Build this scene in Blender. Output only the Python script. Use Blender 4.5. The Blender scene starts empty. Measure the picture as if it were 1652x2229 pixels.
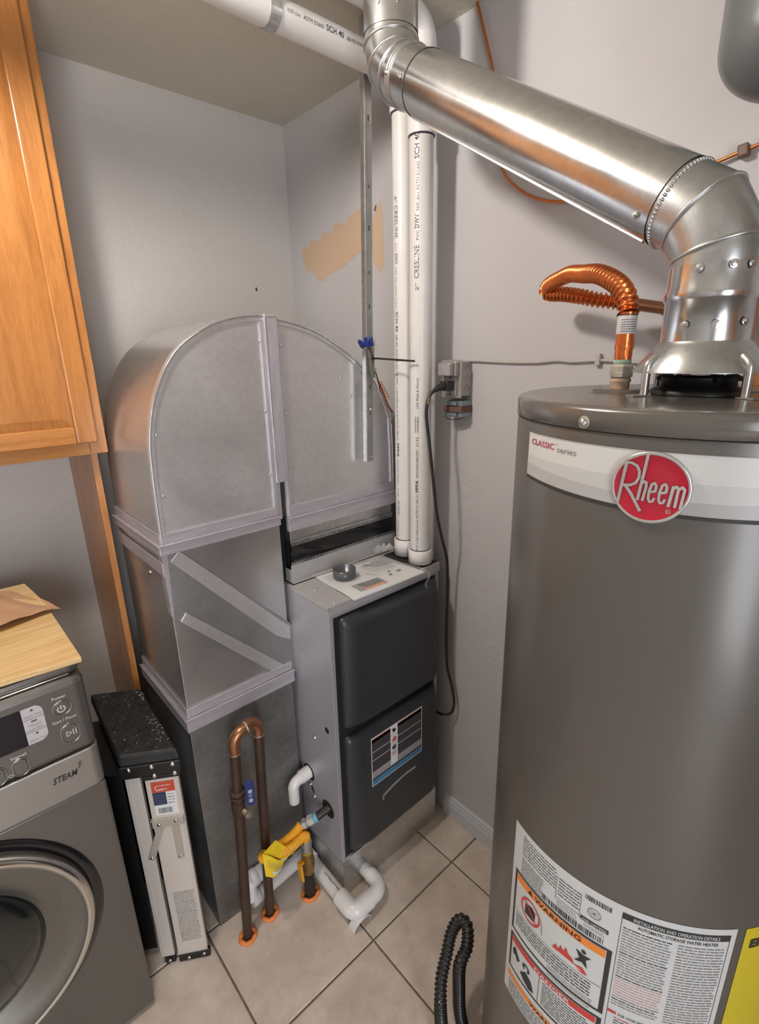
import bpy, bmesh, math, random
from mathutils import Vector, Matrix
random.seed(7)
C = bpy.context.scene.collection
sc = bpy.context.scene
PI = math.pi
R = math.radians
V = Vector

# ------------------------------------------------------------------ camera
yw, pt, rl = R(48.21), R(-17.2), R(-1.2)
fwd = V((math.cos(pt)*math.cos(yw), math.cos(pt)*math.sin(yw), math.sin(pt)))
rt0 = V((math.sin(yw), -math.cos(yw), 0)); up0 = rt0.cross(fwd)
rt = rt0*math.cos(rl) + up0*math.sin(rl); up = -rt0*math.sin(rl) + up0*math.cos(rl)
cd = bpy.data.cameras.new('camera'); cam = bpy.data.objects.new('camera', cd); C.objects.link(cam)
cam.matrix_world = Matrix(((rt.x, up.x, -fwd.x, -1.1855), (rt.y, up.y, -fwd.y, -1.797), (rt.z, up.z, -fwd.z, 1.663), (0, 0, 0, 1)))
cd.sensor_fit = 'HORIZONTAL'; cd.sensor_width = 36; cd.lens = 1110/1652*36
cd.clip_start = .01
sc.camera = cam
# ------------------------------------------------------------------ light, exposure
sc.view_settings.view_transform = 'Standard'; sc.view_settings.look = 'None'
sc.view_settings.gamma = 1; sc.view_settings.exposure = 0.06
sc.view_settings.use_curve_mapping = False
w = bpy.data.worlds.new('world'); sc.world = w; w.use_nodes = True
w.node_tree.nodes['Background'].inputs[0].default_value = (.75, .85, 1, 1)
w.node_tree.nodes['Background'].inputs[1].default_value = .6
def area(name, loc, rot, sx, sy, power, col, shape='RECTANGLE'):
    l = bpy.data.lights.new(name, 'AREA'); l.shape = shape; l.size = sx; l.size_y = sy; l.energy = power; l.color = col
    o = bpy.data.objects.new(name, l); C.objects.link(o); o.location = loc; o.rotation_euler = rot
    return o
LAMP = (-1.10, -.87)
# added fill light, shining in through the unseen doorway behind the camera
area('doorway_fill_light', (-1.9, -3.75, 1.35), (R(90), 0, 0), 1.3, 2.2, 78, (.88, .93, 1.0))

# ------------------------------------------------------------------ materials
def nt(m): return m.node_tree.nodes, m.node_tree.links
def mat(name, col, rough=.5, metal=0., var=0., vscale=8., bump=0., bscale=60., coat=0., rvar=0., stretch=(1, 1, 1), col2=None, emit=0, alpha=1, trans=0, detail=4, thresh=None, aniso=0):
    m = bpy.data.materials.new(name); m.use_nodes = True
    n, l = nt(m); b = n['Principled BSDF']
    b.inputs['Base Color'].default_value = (*col, 1); b.inputs['Roughness'].default_value = rough; b.inputs['Metallic'].default_value = metal
    b.inputs['Coat Weight'].default_value = coat; b.inputs['Coat Roughness'].default_value = .15
    if trans: b.inputs['Transmission Weight'].default_value = trans
    if alpha < 1: b.inputs['Alpha'].default_value = alpha
    if emit: b.inputs['Emission Color'].default_value = (*col, 1); b.inputs['Emission Strength'].default_value = emit
    if var or bump or rvar or col2:
        tc = n.new('ShaderNodeTexCoord'); mp = n.new('ShaderNodeMapping'); mp.inputs['Scale'].default_value = stretch
        l.new(tc.outputs['Object'], mp.inputs[0])
    if var or col2:
        no = n.new('ShaderNodeTexNoise'); no.inputs['Scale'].default_value = vscale; no.inputs['Detail'].default_value = detail
        l.new(mp.outputs[0], no.inputs['Vector'])
        rp = n.new('ShaderNodeValToRGB'); a, c = rp.color_ramp.elements
        lo, hi = thresh or (.3, .7)
        a.position = lo; c.position = hi
        if col2: a.color = (*col, 1); c.color = (*col2, 1)
        else:
            a.color = (*[x*(1-var) for x in col], 1); c.color = (*[min(1, x*(1+var)) for x in col], 1)
        l.new(no.outputs[0], rp.inputs[0]); l.new(rp.outputs[0], b.inputs['Base Color'])
        if rvar:
            mr = n.new('ShaderNodeMapRange'); mr.inputs[3].default_value = rough-rvar; mr.inputs[4].default_value = rough+rvar
            mr.inputs[1].default_value = .3; mr.inputs[2].default_value = .7
            l.new(no.outputs[0], mr.inputs[0]); l.new(mr.outputs[0], b.inputs['Roughness'])
    if bump:
        nb = n.new('ShaderNodeTexNoise'); nb.inputs['Scale'].default_value = bscale; nb.inputs['Detail'].default_value = 3
        l.new(mp.outputs[0], nb.inputs['Vector'])
        bp = n.new('ShaderNodeBump'); bp.inputs['Strength'].default_value = bump; bp.inputs['Distance'].default_value = .004
        l.new(nb.outputs[0], bp.inputs['Height']); l.new(bp.outputs[0], b.inputs['Normal'])
    return m
def galv(name, col, rough, sp=.12, blot=.1, metal=.9):
    "galvanised sheet: spangle cells plus soft blotches"
    m = bpy.data.materials.new(name); m.use_nodes = True; n, l = nt(m); b = n['Principled BSDF']
    b.inputs['Metallic'].default_value = metal
    tc = n.new('ShaderNodeTexCoord')
    vo = n.new('ShaderNodeTexVoronoi'); vo.inputs['Scale'].default_value = 90; l.new(tc.outputs['Object'], vo.inputs['Vector'])
    no = n.new('ShaderNodeTexNoise'); no.inputs['Scale'].default_value = 5; no.inputs['Detail'].default_value = 6; l.new(tc.outputs['Object'], no.inputs['Vector'])
    sh = n.new('ShaderNodeSeparateColor'); l.new(vo.outputs['Color'], sh.inputs[0])
    def rng(src, a, c, lo=0, hi=1):
        r = n.new('ShaderNodeMapRange'); r.inputs[1].default_value = lo; r.inputs[2].default_value = hi; r.inputs[3].default_value = a; r.inputs[4].default_value = c
        l.new(src, r.inputs[0]); return r.outputs[0]
    mu = n.new('ShaderNodeMath'); mu.operation = 'MULTIPLY'
    l.new(rng(sh.outputs[0], 1-sp, 1+sp), mu.inputs[0]); l.new(rng(no.outputs[0], 1-blot, 1+blot, .3, .7), mu.inputs[1])
    vm = n.new('ShaderNodeVectorMath'); vm.operation = 'SCALE'; vm.inputs[0].default_value = col; l.new(mu.outputs[0], vm.inputs['Scale'])
    l.new(vm.outputs[0], b.inputs['Base Color'])
    l.new(rng(no.outputs[0], rough-.05, rough+.07, .3, .7), b.inputs['Roughness'])
    bp = n.new('ShaderNodeBump'); bp.inputs['Strength'].default_value = .03; bp.inputs['Distance'].default_value = .001
    l.new(no.outputs[0], bp.inputs['Height']); l.new(bp.outputs[0], b.inputs['Normal'])
    return m
def oak(name, c1, c2, stretch, rough=.32):
    m = bpy.data.materials.new(name); m.use_nodes = True; n, l = nt(m); b = n['Principled BSDF']
    b.inputs['Roughness'].default_value = rough; b.inputs['Coat Weight'].default_value = .25; b.inputs['Coat Roughness'].default_value = .22
    tc = n.new('ShaderNodeTexCoord'); mp = n.new('ShaderNodeMapping'); mp.inputs['Scale'].default_value = stretch; l.new(tc.outputs['Object'], mp.inputs[0])
    a = n.new('ShaderNodeTexNoise'); a.inputs['Scale'].default_value = 5; a.inputs['Detail'].default_value = 3; a.inputs['Distortion'].default_value = 1.5; l.new(mp.outputs[0], a.inputs['Vector'])
    c = n.new('ShaderNodeTexNoise'); c.inputs['Scale'].default_value = 42; c.inputs['Detail'].default_value = 4; l.new(mp.outputs[0], c.inputs['Vector'])
    mx = n.new('ShaderNodeMix'); mx.data_type = 'FLOAT'; mx.inputs[0].default_value = .4; l.new(a.outputs[0], mx.inputs[2]); l.new(c.outputs[0], mx.inputs[3])
    rp = n.new('ShaderNodeValToRGB'); e = rp.color_ramp.elements; e[0].position = .36; e[0].color = (*c1, 1); e[1].position = .58; e[1].color = (*c2, 1)
    l.new(mx.outputs[0], rp.inputs[0]); l.new(rp.outputs[0], b.inputs['Base Color'])
    bp = n.new('ShaderNodeBump'); bp.inputs['Strength'].default_value = .12; bp.inputs['Distance'].default_value = .001; l.new(c.outputs[0], bp.inputs['Height']); l.new(bp.outputs[0], b.inputs['Normal'])
    return m
def wallmat(name, col, thr):
    "rolled paint over knock-down plaster texture"
    m = bpy.data.materials.new(name); m.use_nodes = True; n, l = nt(m); b = n['Principled BSDF']
    b.inputs['Roughness'].default_value = .55; b.inputs['Base Color'].default_value = (*col, 1)
    tc = n.new('ShaderNodeTexCoord')
    a = n.new('ShaderNodeTexNoise'); a.inputs['Scale'].default_value = 32; a.inputs['Detail'].default_value = 5; a.inputs['Distortion'].default_value = .6; l.new(tc.outputs['Object'], a.inputs['Vector'])
    rp = n.new('ShaderNodeValToRGB'); e = rp.color_ramp.elements; e[0].position = .5; e[1].position = .58; l.new(a.outputs[0], rp.inputs[0])
    k = n.new('ShaderNodeTexNoise'); k.inputs['Scale'].default_value = 1.1; l.new(tc.outputs['Object'], k.inputs['Vector'])
    kr = n.new('ShaderNodeMapRange'); kr.inputs[1].default_value = thr; kr.inputs[2].default_value = thr+.12; l.new(k.outputs[0], kr.inputs[0])
    f = n.new('ShaderNodeTexNoise'); f.inputs['Scale'].default_value = 160; l.new(tc.outputs['Object'], f.inputs['Vector'])
    mu = n.new('ShaderNodeMath'); mu.operation = 'MULTIPLY'; l.new(rp.outputs[0], mu.inputs[0]); l.new(kr.outputs[0], mu.inputs[1])
    ad = n.new('ShaderNodeMath'); ad.operation = 'MULTIPLY_ADD'; ad.inputs[1].default_value = .25; l.new(f.outputs[0], ad.inputs[0]); l.new(mu.outputs[0], ad.inputs[2])
    bp = n.new('ShaderNodeBump'); bp.inputs['Strength'].default_value = .3; bp.inputs['Distance'].default_value = .002; l.new(ad.outputs[0], bp.inputs['Height']); l.new(bp.outputs[0], b.inputs['Normal'])
    return m
def tilemat():
    m = bpy.data.materials.new('tile_ceramic'); m.use_nodes = True; n, l = nt(m); b = n['Principled BSDF']
    b.inputs['Roughness'].default_value = .38
    ge = n.new('ShaderNodeNewGeometry'); oi = n.new('ShaderNodeObjectInfo')
    a = n.new('ShaderNodeTexNoise'); a.inputs['Scale'].default_value = 9; a.inputs['Detail'].default_value = 7; a.inputs['Roughness'].default_value = .65; l.new(ge.outputs['Position'], a.inputs['Vector'])
    rp = n.new('ShaderNodeValToRGB'); e = rp.color_ramp.elements; e[0].position = .3; e[0].color = (.50, .41, .34, 1); e[1].position = .68; e[1].color = (.72, .625, .535, 1)
    l.new(a.outputs[0], rp.inputs[0])
    mr = n.new('ShaderNodeMapRange'); mr.inputs[3].default_value = .94; mr.inputs[4].default_value = 1.06; l.new(oi.outputs['Random'], mr.inputs[0])
    vm = n.new('ShaderNodeVectorMath'); vm.operation = 'SCALE'; l.new(rp.outputs[0], vm.inputs[0]); l.new(mr.outputs[0], vm.inputs['Scale']); l.new(vm.outputs[0], b.inputs['Base Color'])
    bp = n.new('ShaderNodeBump'); bp.inputs['Strength'].default_value = .12; bp.inputs['Distance'].default_value = .002; l.new(a.outputs[0], bp.inputs['Height']); l.new(bp.outputs[0], b.inputs['Normal'])
    return m

M = dict(
 wall=wallmat('wall_paint', (.56, .535, .51), .42), wallr=wallmat('wall_paint_light_tint', (.535, .518, .525), .5),  # both walls share one paint; the right copy holds its cooler light
 ceil=mat('ceiling_paint', (.62, .58, .49), .7, bump=.25, bscale=45),
 patch=mat('tan_patch_paint', (.60, .43, .30), .7),
 white_trim=mat('trim_paint', (.60, .62, .66), .4),
 grout=mat('grout', (.19, .145, .11), .9, var=.2, vscale=60),
 tile=tilemat(),
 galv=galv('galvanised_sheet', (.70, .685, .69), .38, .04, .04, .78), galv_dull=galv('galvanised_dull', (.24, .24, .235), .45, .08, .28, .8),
 galv_side=galv('galvanised_side', (.64, .63, .63), .28, .0, .02, .85),
 galv_strip=galv('galvanised_strip', (.42, .42, .42), .40, .04, .12, .85),
 galv_bright=galv('galvanised_bright', (.60, .60, .60), .3, .08, .06, .95),
 vent=galv('vent_steel', (.62, .63, .64), .2, .05, .05, .97), vent_dull=galv('vent_steel_dull', (.50, .51, .51), .3, .07, .08, .9),
 tape=mat('foil_tape_mastic', (.56, .53, .57), .38, .55, var=.08, vscale=12, bump=.45, bscale=70, stretch=(1, 1, 6)),
 tape_v=mat('foil_tape_vertical', (.56, .53, .57), .38, .55, var=.08, vscale=12, bump=.3, bscale=70, stretch=(6, 6, 1)),
 dark_gap=mat('gap_shade_black', (.004, .004, .004), .9), black_sheet=mat('black_plastic_sheet', (.01, .01, .01), .25, bump=1., bscale=12),  # dark_gap: near-black standing in for the shade of slots and holes
 fgrey=mat('furnace_grey_paint', (.43, .42, .455), .38, .35, bump=.12, bscale=400),
 fgrey_top=mat('furnace_top_paint', (.46, .445, .44), .42, .25, bump=.12, bscale=400),
 fdoor=mat('furnace_door_charcoal', (.034, .037, .041), .33, .15, bump=.12, bscale=500), fdark=mat('furnace_recess', (.018, .018, .02), .5),
 pvc=mat('white_pvc', (.73, .70, .68), .3, var=.03, vscale=20), pvc_fit=mat('white_pvc_fitting', (.80, .77, .76), .28),
 ink=mat('black_ink', (.03, .03, .03), .6), ink_soft=mat('grey_ink', (.25, .24, .24), .6),
 purple=mat('pvc_cement', (.05, .04, .06), .5),
 oak_v=oak('oak_upright', (.35, .135, .033), (.47, .195, .050), (7, 7, .7)), oak_h=oak('oak_level', (.37, .145, .037), (.49, .21, .056), (.7, 7, 7)),
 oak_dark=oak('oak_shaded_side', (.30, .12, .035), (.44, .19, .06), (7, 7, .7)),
 pine=oak('pine_board', (.62, .39, .15), (.80, .57, .28), (.6, 9, 9), .5), pine_edge=mat('pine_edge', (.42, .24, .09), .7),
 card=mat('brown_paper', (.55, .32, .19), .8, var=.12, vscale=7, bump=.3, bscale=14),
 washer=mat('washer_graphite', (.17, .16, .145), .33, .65, bump=.03, bscale=300), washer_top=mat('washer_console', (.17, .16, .15), .3, .6),
 washer_silver=mat('washer_silver_strip', (.36, .34, .32), .35, .7), washer_black=mat('washer_black_side', (.015, .015, .015), .5),
 chrome=mat('chrome', (.75, .75, .73), .12, 1.), black_gloss=mat('black_gloss', (.008, .008, .01), .08, coat=.5),
 door_ring=mat('washer_door_ring', (.19, .18, .16), .25, .7), door_glass=mat('washer_door_glass', (.006, .010, .010), .10, coat=1.),
 lcd=mat('display_window', (.006, .006, .012), .12), key=mat('key_pad_grey', (.55, .51, .52), .4), lett=mat('console_lettering', (.62, .60, .57), .5),
 black_plastic=mat('black_plastic', (.005, .005, .005), .45), black_tread=mat('black_tread', (.010, .010, .010), .5, bump=.2, bscale=200, col2=(.028, .028, .028), vscale=30),
 speck=mat('dried_plaster_specks', (.6, .6, .58), .8),
 alu=mat('aluminium_rail', (.74, .69, .64), .42, .45, var=.06, vscale=6, stretch=(1, 1, .3)), alu2=mat('aluminium_plate', (.62, .58, .53), .35, .7),
 steel=mat('zinc_steel', (.55, .55, .53), .3, .9), screw=mat('screw_metal', (.7, .7, .68), .22, 1.),
 red=mat('red_print', (.55, .07, .03), .5), navy=mat('navy_print', (.02, .035, .10), .5), white=mat('white_print', (.74, .73, .72), .5),
 paper=mat('white_label', (.62, .64, .64), .42), orange=mat('orange_print', (.85, .25, .04), .5), redp=mat('warning_red', (.62, .05, .04), .5),
 pink=mat('pale_red_print', (.72, .42, .38), .5), yellow=mat('yellow_label', (.62, .50, .02), .5),
 heater=mat('heater_grey_enamel', (.125, .115, .103), .33, .3, coat=.15), heater_top=mat('heater_cap_enamel', (.15, .137, .122), .24, .35, coat=.35),
 crimson=mat('logo_crimson', (.42, .004, .025), .22, coat=.6), silver=mat('logo_silver', (.62, .62, .60), .25, .7),
 band1=mat('label_band_pale', (.60, .60, .585), .35), band2=mat('label_band_light', (.52, .52, .51), .35), band3=mat('label_band_mid', (.42, .41, .41), .35),
 copper_old=mat('aged_copper', (.075, .045, .032), .45, .45, var=.25, vscale=14), copper_fit=mat('copper_fitting', (.36, .17, .09), .33, .8, var=.2, vscale=20),
 copper=mat('bright_copper', (.72, .20, .06), .24, .85, var=.12, vscale=15), copper_wire=mat('copper_tube', (.62, .22, .08), .3, .8),
 solder=mat('solder', (.5, .42, .33), .4, .8), brass=mat('brass', (.30, .19, .07), .38, .75, var=.1, vscale=30),
 foam=mat('orange_sealant', (.85, .26, .07), .7, bump=.6, bscale=60), verd=mat('verdigris', (.18, .42, .33), .8, col2=(.5, .47, .40), vscale=60),
 crust=mat('corroded_nut', (.32, .30, .26), .7, .3, col2=(.48, .45, .38), vscale=50, bump=.7, bscale=80), rust=mat('rusty_nipple', (.50, .42, .32), .8, col2=(.33, .12, .04), vscale=40),
 blue=mat('blue_handle', (.01, .03, .16), .4), teal=mat('thread_tape_blue', (.16, .45, .62), .5), csst=mat('yellow_jacket', (.86, .40, .02), .38),
 csst_tag=mat('yellow_tag', (.95, .66, .02), .5, var=.08, vscale=12), black_pipe=mat('black_iron', (.016, .014, .012), .45, bump=.2, bscale=90),
 rubber=mat('black_rubber', (.02, .019, .018), .38), hose=mat('black_corrugated', (.022, .02, .018), .3, coat=.3),
 box_grey=mat('outlet_box_grey', (.42, .40, .385), .4, .5), box_blue=mat('zinc_bracket', (.30, .36, .40), .35, .7), brown=mat('brown_device', (.14, .08, .055), .5),
 nm=mat('painted_cable', (.50, .46, .43), .6), wire_nut=mat('blue_wire_nut', (.01, .03, .20), .4), tie=mat('black_zip_tie', (.015, .01, .008), .4),
 wire_red=mat('red_brown_wire', (.25, .05, .02), .5), wire_white=mat('white_wire', (.6, .56, .5), .5), wire_green=mat('green_wire', (.05, .12, .05), .5), wire_black=mat('black_wire', (.02, .015, .012), .5),
 cap=mat('grey_cap_plastic', (.085, .09, .10), .22), tank=mat('tank_grey_enamel', (.13, .14, .14), .3), bag=mat('clear_plastic', (.85, .85, .85), .12, trans=.0, alpha=.22),
 strut=mat('strut_zinc', (.36, .38, .37), .33, .8, var=.12, vscale=20), glow=mat('lamp_glass', (1., .93, .86), .5, emit=310.0),
 doorwood=oak('door_wood', (.33, .14, .04), (.52, .25, .085), (7, 7, .7)),
 gaug=mat('dark_mark', (.05, .04, .035), .8), fur_or=mat('furnace_label_orange', (.40, .10, .04), .5), fur_dk=mat('furnace_label_dark', (.045, .04, .045), .4), fur_gr=mat('furnace_label_grey', (.36, .33, .34), .5), fur_bl=mat('furnace_label_blue', (.06, .27, .46), .5),
)

# ------------------------------------------------------------------ mesh builder
def frame(d):
    d = V(d).normalized(); a = V((0, 0, 1)) if abs(d.z) < .9 else V((1, 0, 0))
    u = d.cross(a).normalized(); return u, d.cross(u).normalized(), d
class MB:
    def __init__(s): s.v = []; s.f = []; s.m = []; s.s = []; s.k = [0]
    def nx(s):
        'what follows is a separate piece'
        if len(s.f) > s.k[-1]: s.k.append(len(s.f))
        return s
    def add(s, vs, fs, m=0, sm=False):
        o = len(s.v); s.v += [tuple(p) for p in vs]
        for f in fs: s.f.append([i+o for i in f]); s.m.append(m); s.s.append(sm)
        return s
    def box(s, x0, x1, y0, y1, z0, z1, m=0):
        return s.hexa([(x0, y0, z0), (x1, y0, z0), (x1, y1, z0), (x0, y1, z0), (x0, y0, z1), (x1, y0, z1), (x1, y1, z1), (x0, y1, z1)], m)
    def hexa(s, p, m=0):
        return s.add(p, [(3, 2, 1, 0), (4, 5, 6, 7), (0, 1, 5, 4), (1, 2, 6, 5), (2, 3, 7, 6), (3, 0, 4, 7)], m)
    def obox(s, c, a, b, n, m=0):
        c, a, b, n = V(c), V(a), V(b), V(n)
        return s.hexa([c-a-b-n, c+a-b-n, c+a+b-n, c-a+b-n, c-a-b+n, c+a-b+n, c+a+b+n, c-a+b+n], m)
    def prism(s, poly, off, m=0):
        n = len(poly); off = V(off); a = [V(p) for p in poly]; b = [p+off for p in a]
        return s.add(a+b, [tuple(range(n))[::-1], tuple(range(n, 2*n))] + [(i, (i+1) % n, n+(i+1) % n, n+i) for i in range(n)], m)
    def lathe(s, o, d, prof, seg=32, m=0, sm=True, a0=0, a1=2*PI, caps=True):
        u, w_, d = frame(d); o = V(o); full = abs(a1-a0-2*PI) < 1e-6; k = seg if full else seg+1
        vs = []
        for r, h in prof:
            for i in range(k):
                t = a0+(a1-a0)*i/seg; vs.append(o+d*h+(u*math.cos(t)+w_*math.sin(t))*r)
        fs = []
        for j in range(len(prof)-1):
            for i in range(seg):
                i2 = (i+1) % k; fs.append((j*k+i, j*k+i2, (j+1)*k+i2, (j+1)*k+i))
        s.add(vs, fs, m, sm)
        if caps and full:
            for j in (0, len(prof)-1):
                if prof[j][0] > 1e-5: s.add(vs[j*k:(j+1)*k], [tuple(range(k))], m)
        return s
    def cyl(s, p0, p1, r0, r1=None, seg=24, m=0, sm=True, caps=True):
        p0, p1 = V(p0), V(p1); return s.lathe(p0, p1-p0, [(r0, 0), (r0 if r1 is None else r1, (p1-p0).length)], seg, m, sm, caps=caps)
    def tube(s, path, r, seg=12, m=0, sm=True, caps=True, closed=False):
        P = [V(p) for p in path]; n = len(P)
        T = []
        for i in range(n):
            a = P[i-1] if (i or closed) else P[i]; b = P[(i+1) % n] if (i < n-1 or closed) else P[i]
            T.append((b-a).normalized())
        u, _, _ = frame(T[0]); vs = []
        for i in range(n):
            u = (u-T[i]*u.dot(T[i])).normalized(); w_ = T[i].cross(u); rr = r[i] if isinstance(r, (list, tuple)) else r
            for k in range(seg): t = 2*PI*k/seg; vs.append(P[i]+(u*math.cos(t)+w_*math.sin(t))*rr)
        fs = [(j*seg+i, j*seg+(i+1) % seg, ((j+1) % n)*seg+(i+1) % seg, ((j+1) % n)*seg+i) for j in range(n if closed else n-1) for i in range(seg)]
        s.add(vs, fs, m, sm)
        if caps and not closed: s.add(vs[:seg], [tuple(range(seg))], m); s.add(vs[-seg:], [tuple(range(seg))], m)
        return s
    def mitre(s, path, r, seg=40, m=0):
        "straight pieces joined on bisecting planes, like the gores of a sheet-metal elbow"
        P = [V(p) for p in path]; n = len(P); D = [(P[i+1]-P[i]).normalized() for i in range(n-1)]
        u, w_, _ = frame(D[0]); vs = []
        for i in range(n):
            d = D[min(i, n-2)]; dp = D[max(i-1, 0)]; nn = (d+dp).normalized()
            u = (u-dp*u.dot(dp)).normalized(); w_ = dp.cross(u)
            for k in range(seg):
                t = 2*PI*k/seg; q = (u*math.cos(t)+w_*math.sin(t))*r; q = q-dp*(q.dot(nn)/dp.dot(nn)); vs.append(P[i]+q)
        s.add(vs, [(j*seg+i, j*seg+(i+1) % seg, (j+1)*seg+(i+1) % seg, (j+1)*seg+i) for j in range(n-1) for i in range(seg)], m, True)
        return s
    def ball(s, c, r, seg=12, m=0, sc_=(1, 1, 1)):
        c = V(c); vs = []; rg = seg//2
        for j in range(rg+1):
            p = PI*j/rg
            for i in range(seg): t = 2*PI*i/seg; vs.append(c+V((math.sin(p)*math.cos(t)*sc_[0], math.sin(p)*math.sin(t)*sc_[1], math.cos(p)*sc_[2]))*r)
        return s.add(vs, [(j*seg+i, j*seg+(i+1) % seg, (j+1)*seg+(i+1) % seg, (j+1)*seg+i) for j in range(rg) for i in range(seg)], m, True)
    def grid(s, fn, nu, nv, m=0, sm=True, thick=None):
        vs = [V(fn(i/nu, j/nv)) for j in range(nv+1) for i in range(nu+1)]; k = nu+1
        fs = [(j*k+i, j*k+i+1, (j+1)*k+i+1, (j+1)*k+i) for j in range(nv) for i in range(nu)]
        s.add(vs, fs, m, sm)
        if thick:
            t = V(thick); n = len(vs); o = len(s.v)-n
            s.add([p+t for p in vs], fs, m, sm)
            ring = [i for i in range(k)]+[j*k+nu for j in range(1, nv+1)]+[nv*k+i for i in range(nu-1, -1, -1)]+[j*k for j in range(nv-1, 0, -1)]
            a = [vs[i] for i in ring]; b = [p+t for p in a]; q = len(a)
            s.add(a+b, [(i, (i+1) % q, q+(i+1) % q, q+i) for i in range(q)], m, False)
        return s
    # ---- flat print, laid on a surface through map fn(u, v, h)
    def q(s, fn, u0, u1, v0, v1, h=.0003, m=0, n=None):
        n = n or max(1, int(abs(u1-u0)/.012)); vs = []
        for i in range(n+1):
            u = u0+(u1-u0)*i/n; vs += [fn(u, v0, h), fn(u, v1, h)]
        return s.add(vs, [(2*i, 2*i+2, 2*i+3, 2*i+1) for i in range(n)], m)
    def poly(s, fn, pts, h=.0003, m=0): return s.add([fn(a, b, h) for a, b in pts], [tuple(range(len(pts)))], m)
    def disc(s, fn, u, v, r, h=.0003, m=0, seg=32, ry=None): return s.poly(fn, [(u+r*math.cos(2*PI*i/seg), v+(ry or r)*math.sin(2*PI*i/seg)) for i in range(seg)], h, m)
    def ring(s, fn, u, v, r0, r1, h=.0003, m=0, seg=40, sy=1, a0=0, a1=360):
        vs = []
        for i in range(seg+1): t = R(a0+(a1-a0)*i/seg); c, d = math.cos(t), math.sin(t)*sy; vs += [fn(u+r0*c, v+r0*d, h), fn(u+r1*c, v+r1*d, h)]
        return s.add(vs, [(2*i, 2*i+2, 2*i+3, 2*i+1) for i in range(seg)], m)
    def stroke(s, fn, pts, wd, h=.0003, m=0):
        for (a, b), (c, d) in zip(pts, pts[1:]):
            L = math.hypot(c-a, d-b) or 1; nx, ny = -(d-b)/L*wd/2, (c-a)/L*wd/2; ex, ey = (c-a)/L*wd*.2, (d-b)/L*wd*.2
            s.add([fn(a+nx-ex, b+ny-ey, h), fn(c+nx+ex, d+ny+ey, h), fn(c-nx+ex, d-ny+ey, h), fn(a-nx-ex, b-ny-ey, h)], [(0, 1, 2, 3)], m)
        return s
    def text(s, fn, txt, u, v, size, h=.0004, m=0, width=None, bold=0., shear=0.):
        cu = bpy.data.curves.new('t', 'FONT'); cu.body = txt; cu.size = 1; cu.offset = bold; cu.shear = shear; cu.resolution_u = 2
        ob = bpy.data.objects.new('t', cu); C.objects.link(ob)
        dg = bpy.context.evaluated_depsgraph_get(); me = ob.evaluated_get(dg).to_mesh()
        P = [(p.co.x, p.co.y) for p in me.vertices]; F = [tuple(p.vertices) for p in me.polygons]
        if P:
            x0 = min(p[0] for p in P); x1 = max(p[0] for p in P); k = size
            kx = (width/(x1-x0)) if width else k
            s.add([fn(u+(p[0]-x0)*kx, v+p[1]*k, h) for p in P], F, m)
        bpy.data.objects.remove(ob); bpy.data.curves.remove(cu)
        return s
    def words(s, fn, u0, u1, v, ht, h=.0003, m=0):
        "an unreadable line of small print"
        u = u0
        while u < u1-ht:
            L = min(ht*random.uniform(1, 4.5), u1-u); s.add([fn(u, v, h), fn(u+L, v, h), fn(u+L, v+ht*.6, h), fn(u, v+ht*.6, h)], [(0, 1, 2, 3)], m); u += L+ht*.5
        return s
    def bars(s, fn, u0, u1, v0, v1, h=.0003, m=0, pitch=.0012):
        u = u0
        while u < u1:
            w_ = pitch*random.choice((.4, .6, 1.)); s.q(fn, u, min(u+w_, u1), v0, v1, h, m, 1); u += w_+pitch*random.choice((.4, .6, .9))
        return s
    def build(s, name, mats, parent=None, bevel=0, kind=None, seg=2, label=None):
        if not isinstance(mats, (list, tuple)): mats = [mats]
        if len(s.k) > 1:
            ks = s.k+[len(s.f)]; out = None
            for a, c in zip(ks, ks[1:]):
                if c <= a: continue
                t = MB(); idx = sorted({i for f in s.f[a:c] for i in f}); mp = {i: n for n, i in enumerate(idx)}
                t.v = [s.v[i] for i in idx]; t.f = [[mp[i] for i in f] for f in s.f[a:c]]; t.m = s.m[a:c]; t.s = s.s[a:c]
                out = t.build(name, mats, parent, bevel, kind, seg, label)
            return out
        r = parent
        while r is not None and r.parent: r = r.parent
        if r is not None: org = r.location.copy()
        else:
            xs = [p[0] for p in s.v]; ys = [p[1] for p in s.v]; zs = [p[2] for p in s.v]
            org = V(((min(xs)+max(xs))/2, (min(ys)+max(ys))/2, min(zs)))
        me = bpy.data.meshes.new(name)
        me.from_pydata([(p[0]-org.x, p[1]-org.y, p[2]-org.z) for p in s.v], [], s.f)
        for k in mats: me.materials.append(M[k])
        me.polygons.foreach_set('material_index', s.m); me.polygons.foreach_set('use_smooth', s.s)
        bm = bmesh.new(); bm.from_mesh(me); bmesh.ops.recalc_face_normals(bm, faces=bm.faces); bm.to_mesh(me); bm.free()
        o = bpy.data.objects.new(name, me); C.objects.link(o)
        if r is None: o.location = org
        else: o.parent = parent
        if bevel:
            b = o.modifiers.new('bevel', 'BEVEL'); b.width = bevel; b.segments = seg; b.limit_method = 'ANGLE'; b.angle_limit = R(40)
        if kind: o['kind'] = kind
        if label: o['label'] = label
        return o
def thing(name, label, cat, loc, group=None):
    o = bpy.data.objects.new(name, None); C.objects.link(o); o.location = loc; o.empty_display_size = .05
    return tag(o, label, cat, group)
def tag(o, label, cat, group=None):
    o['label'] = label; o['category'] = cat
    if group: o['group'] = group
    return o
def plane(P0, U, W_, N):
    P0, U, W_, N = V(P0), V(U).normalized(), V(W_).normalized(), V(N).normalized()
    return lambda u, v, h=0: P0+U*u+W_*v+N*h
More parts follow.
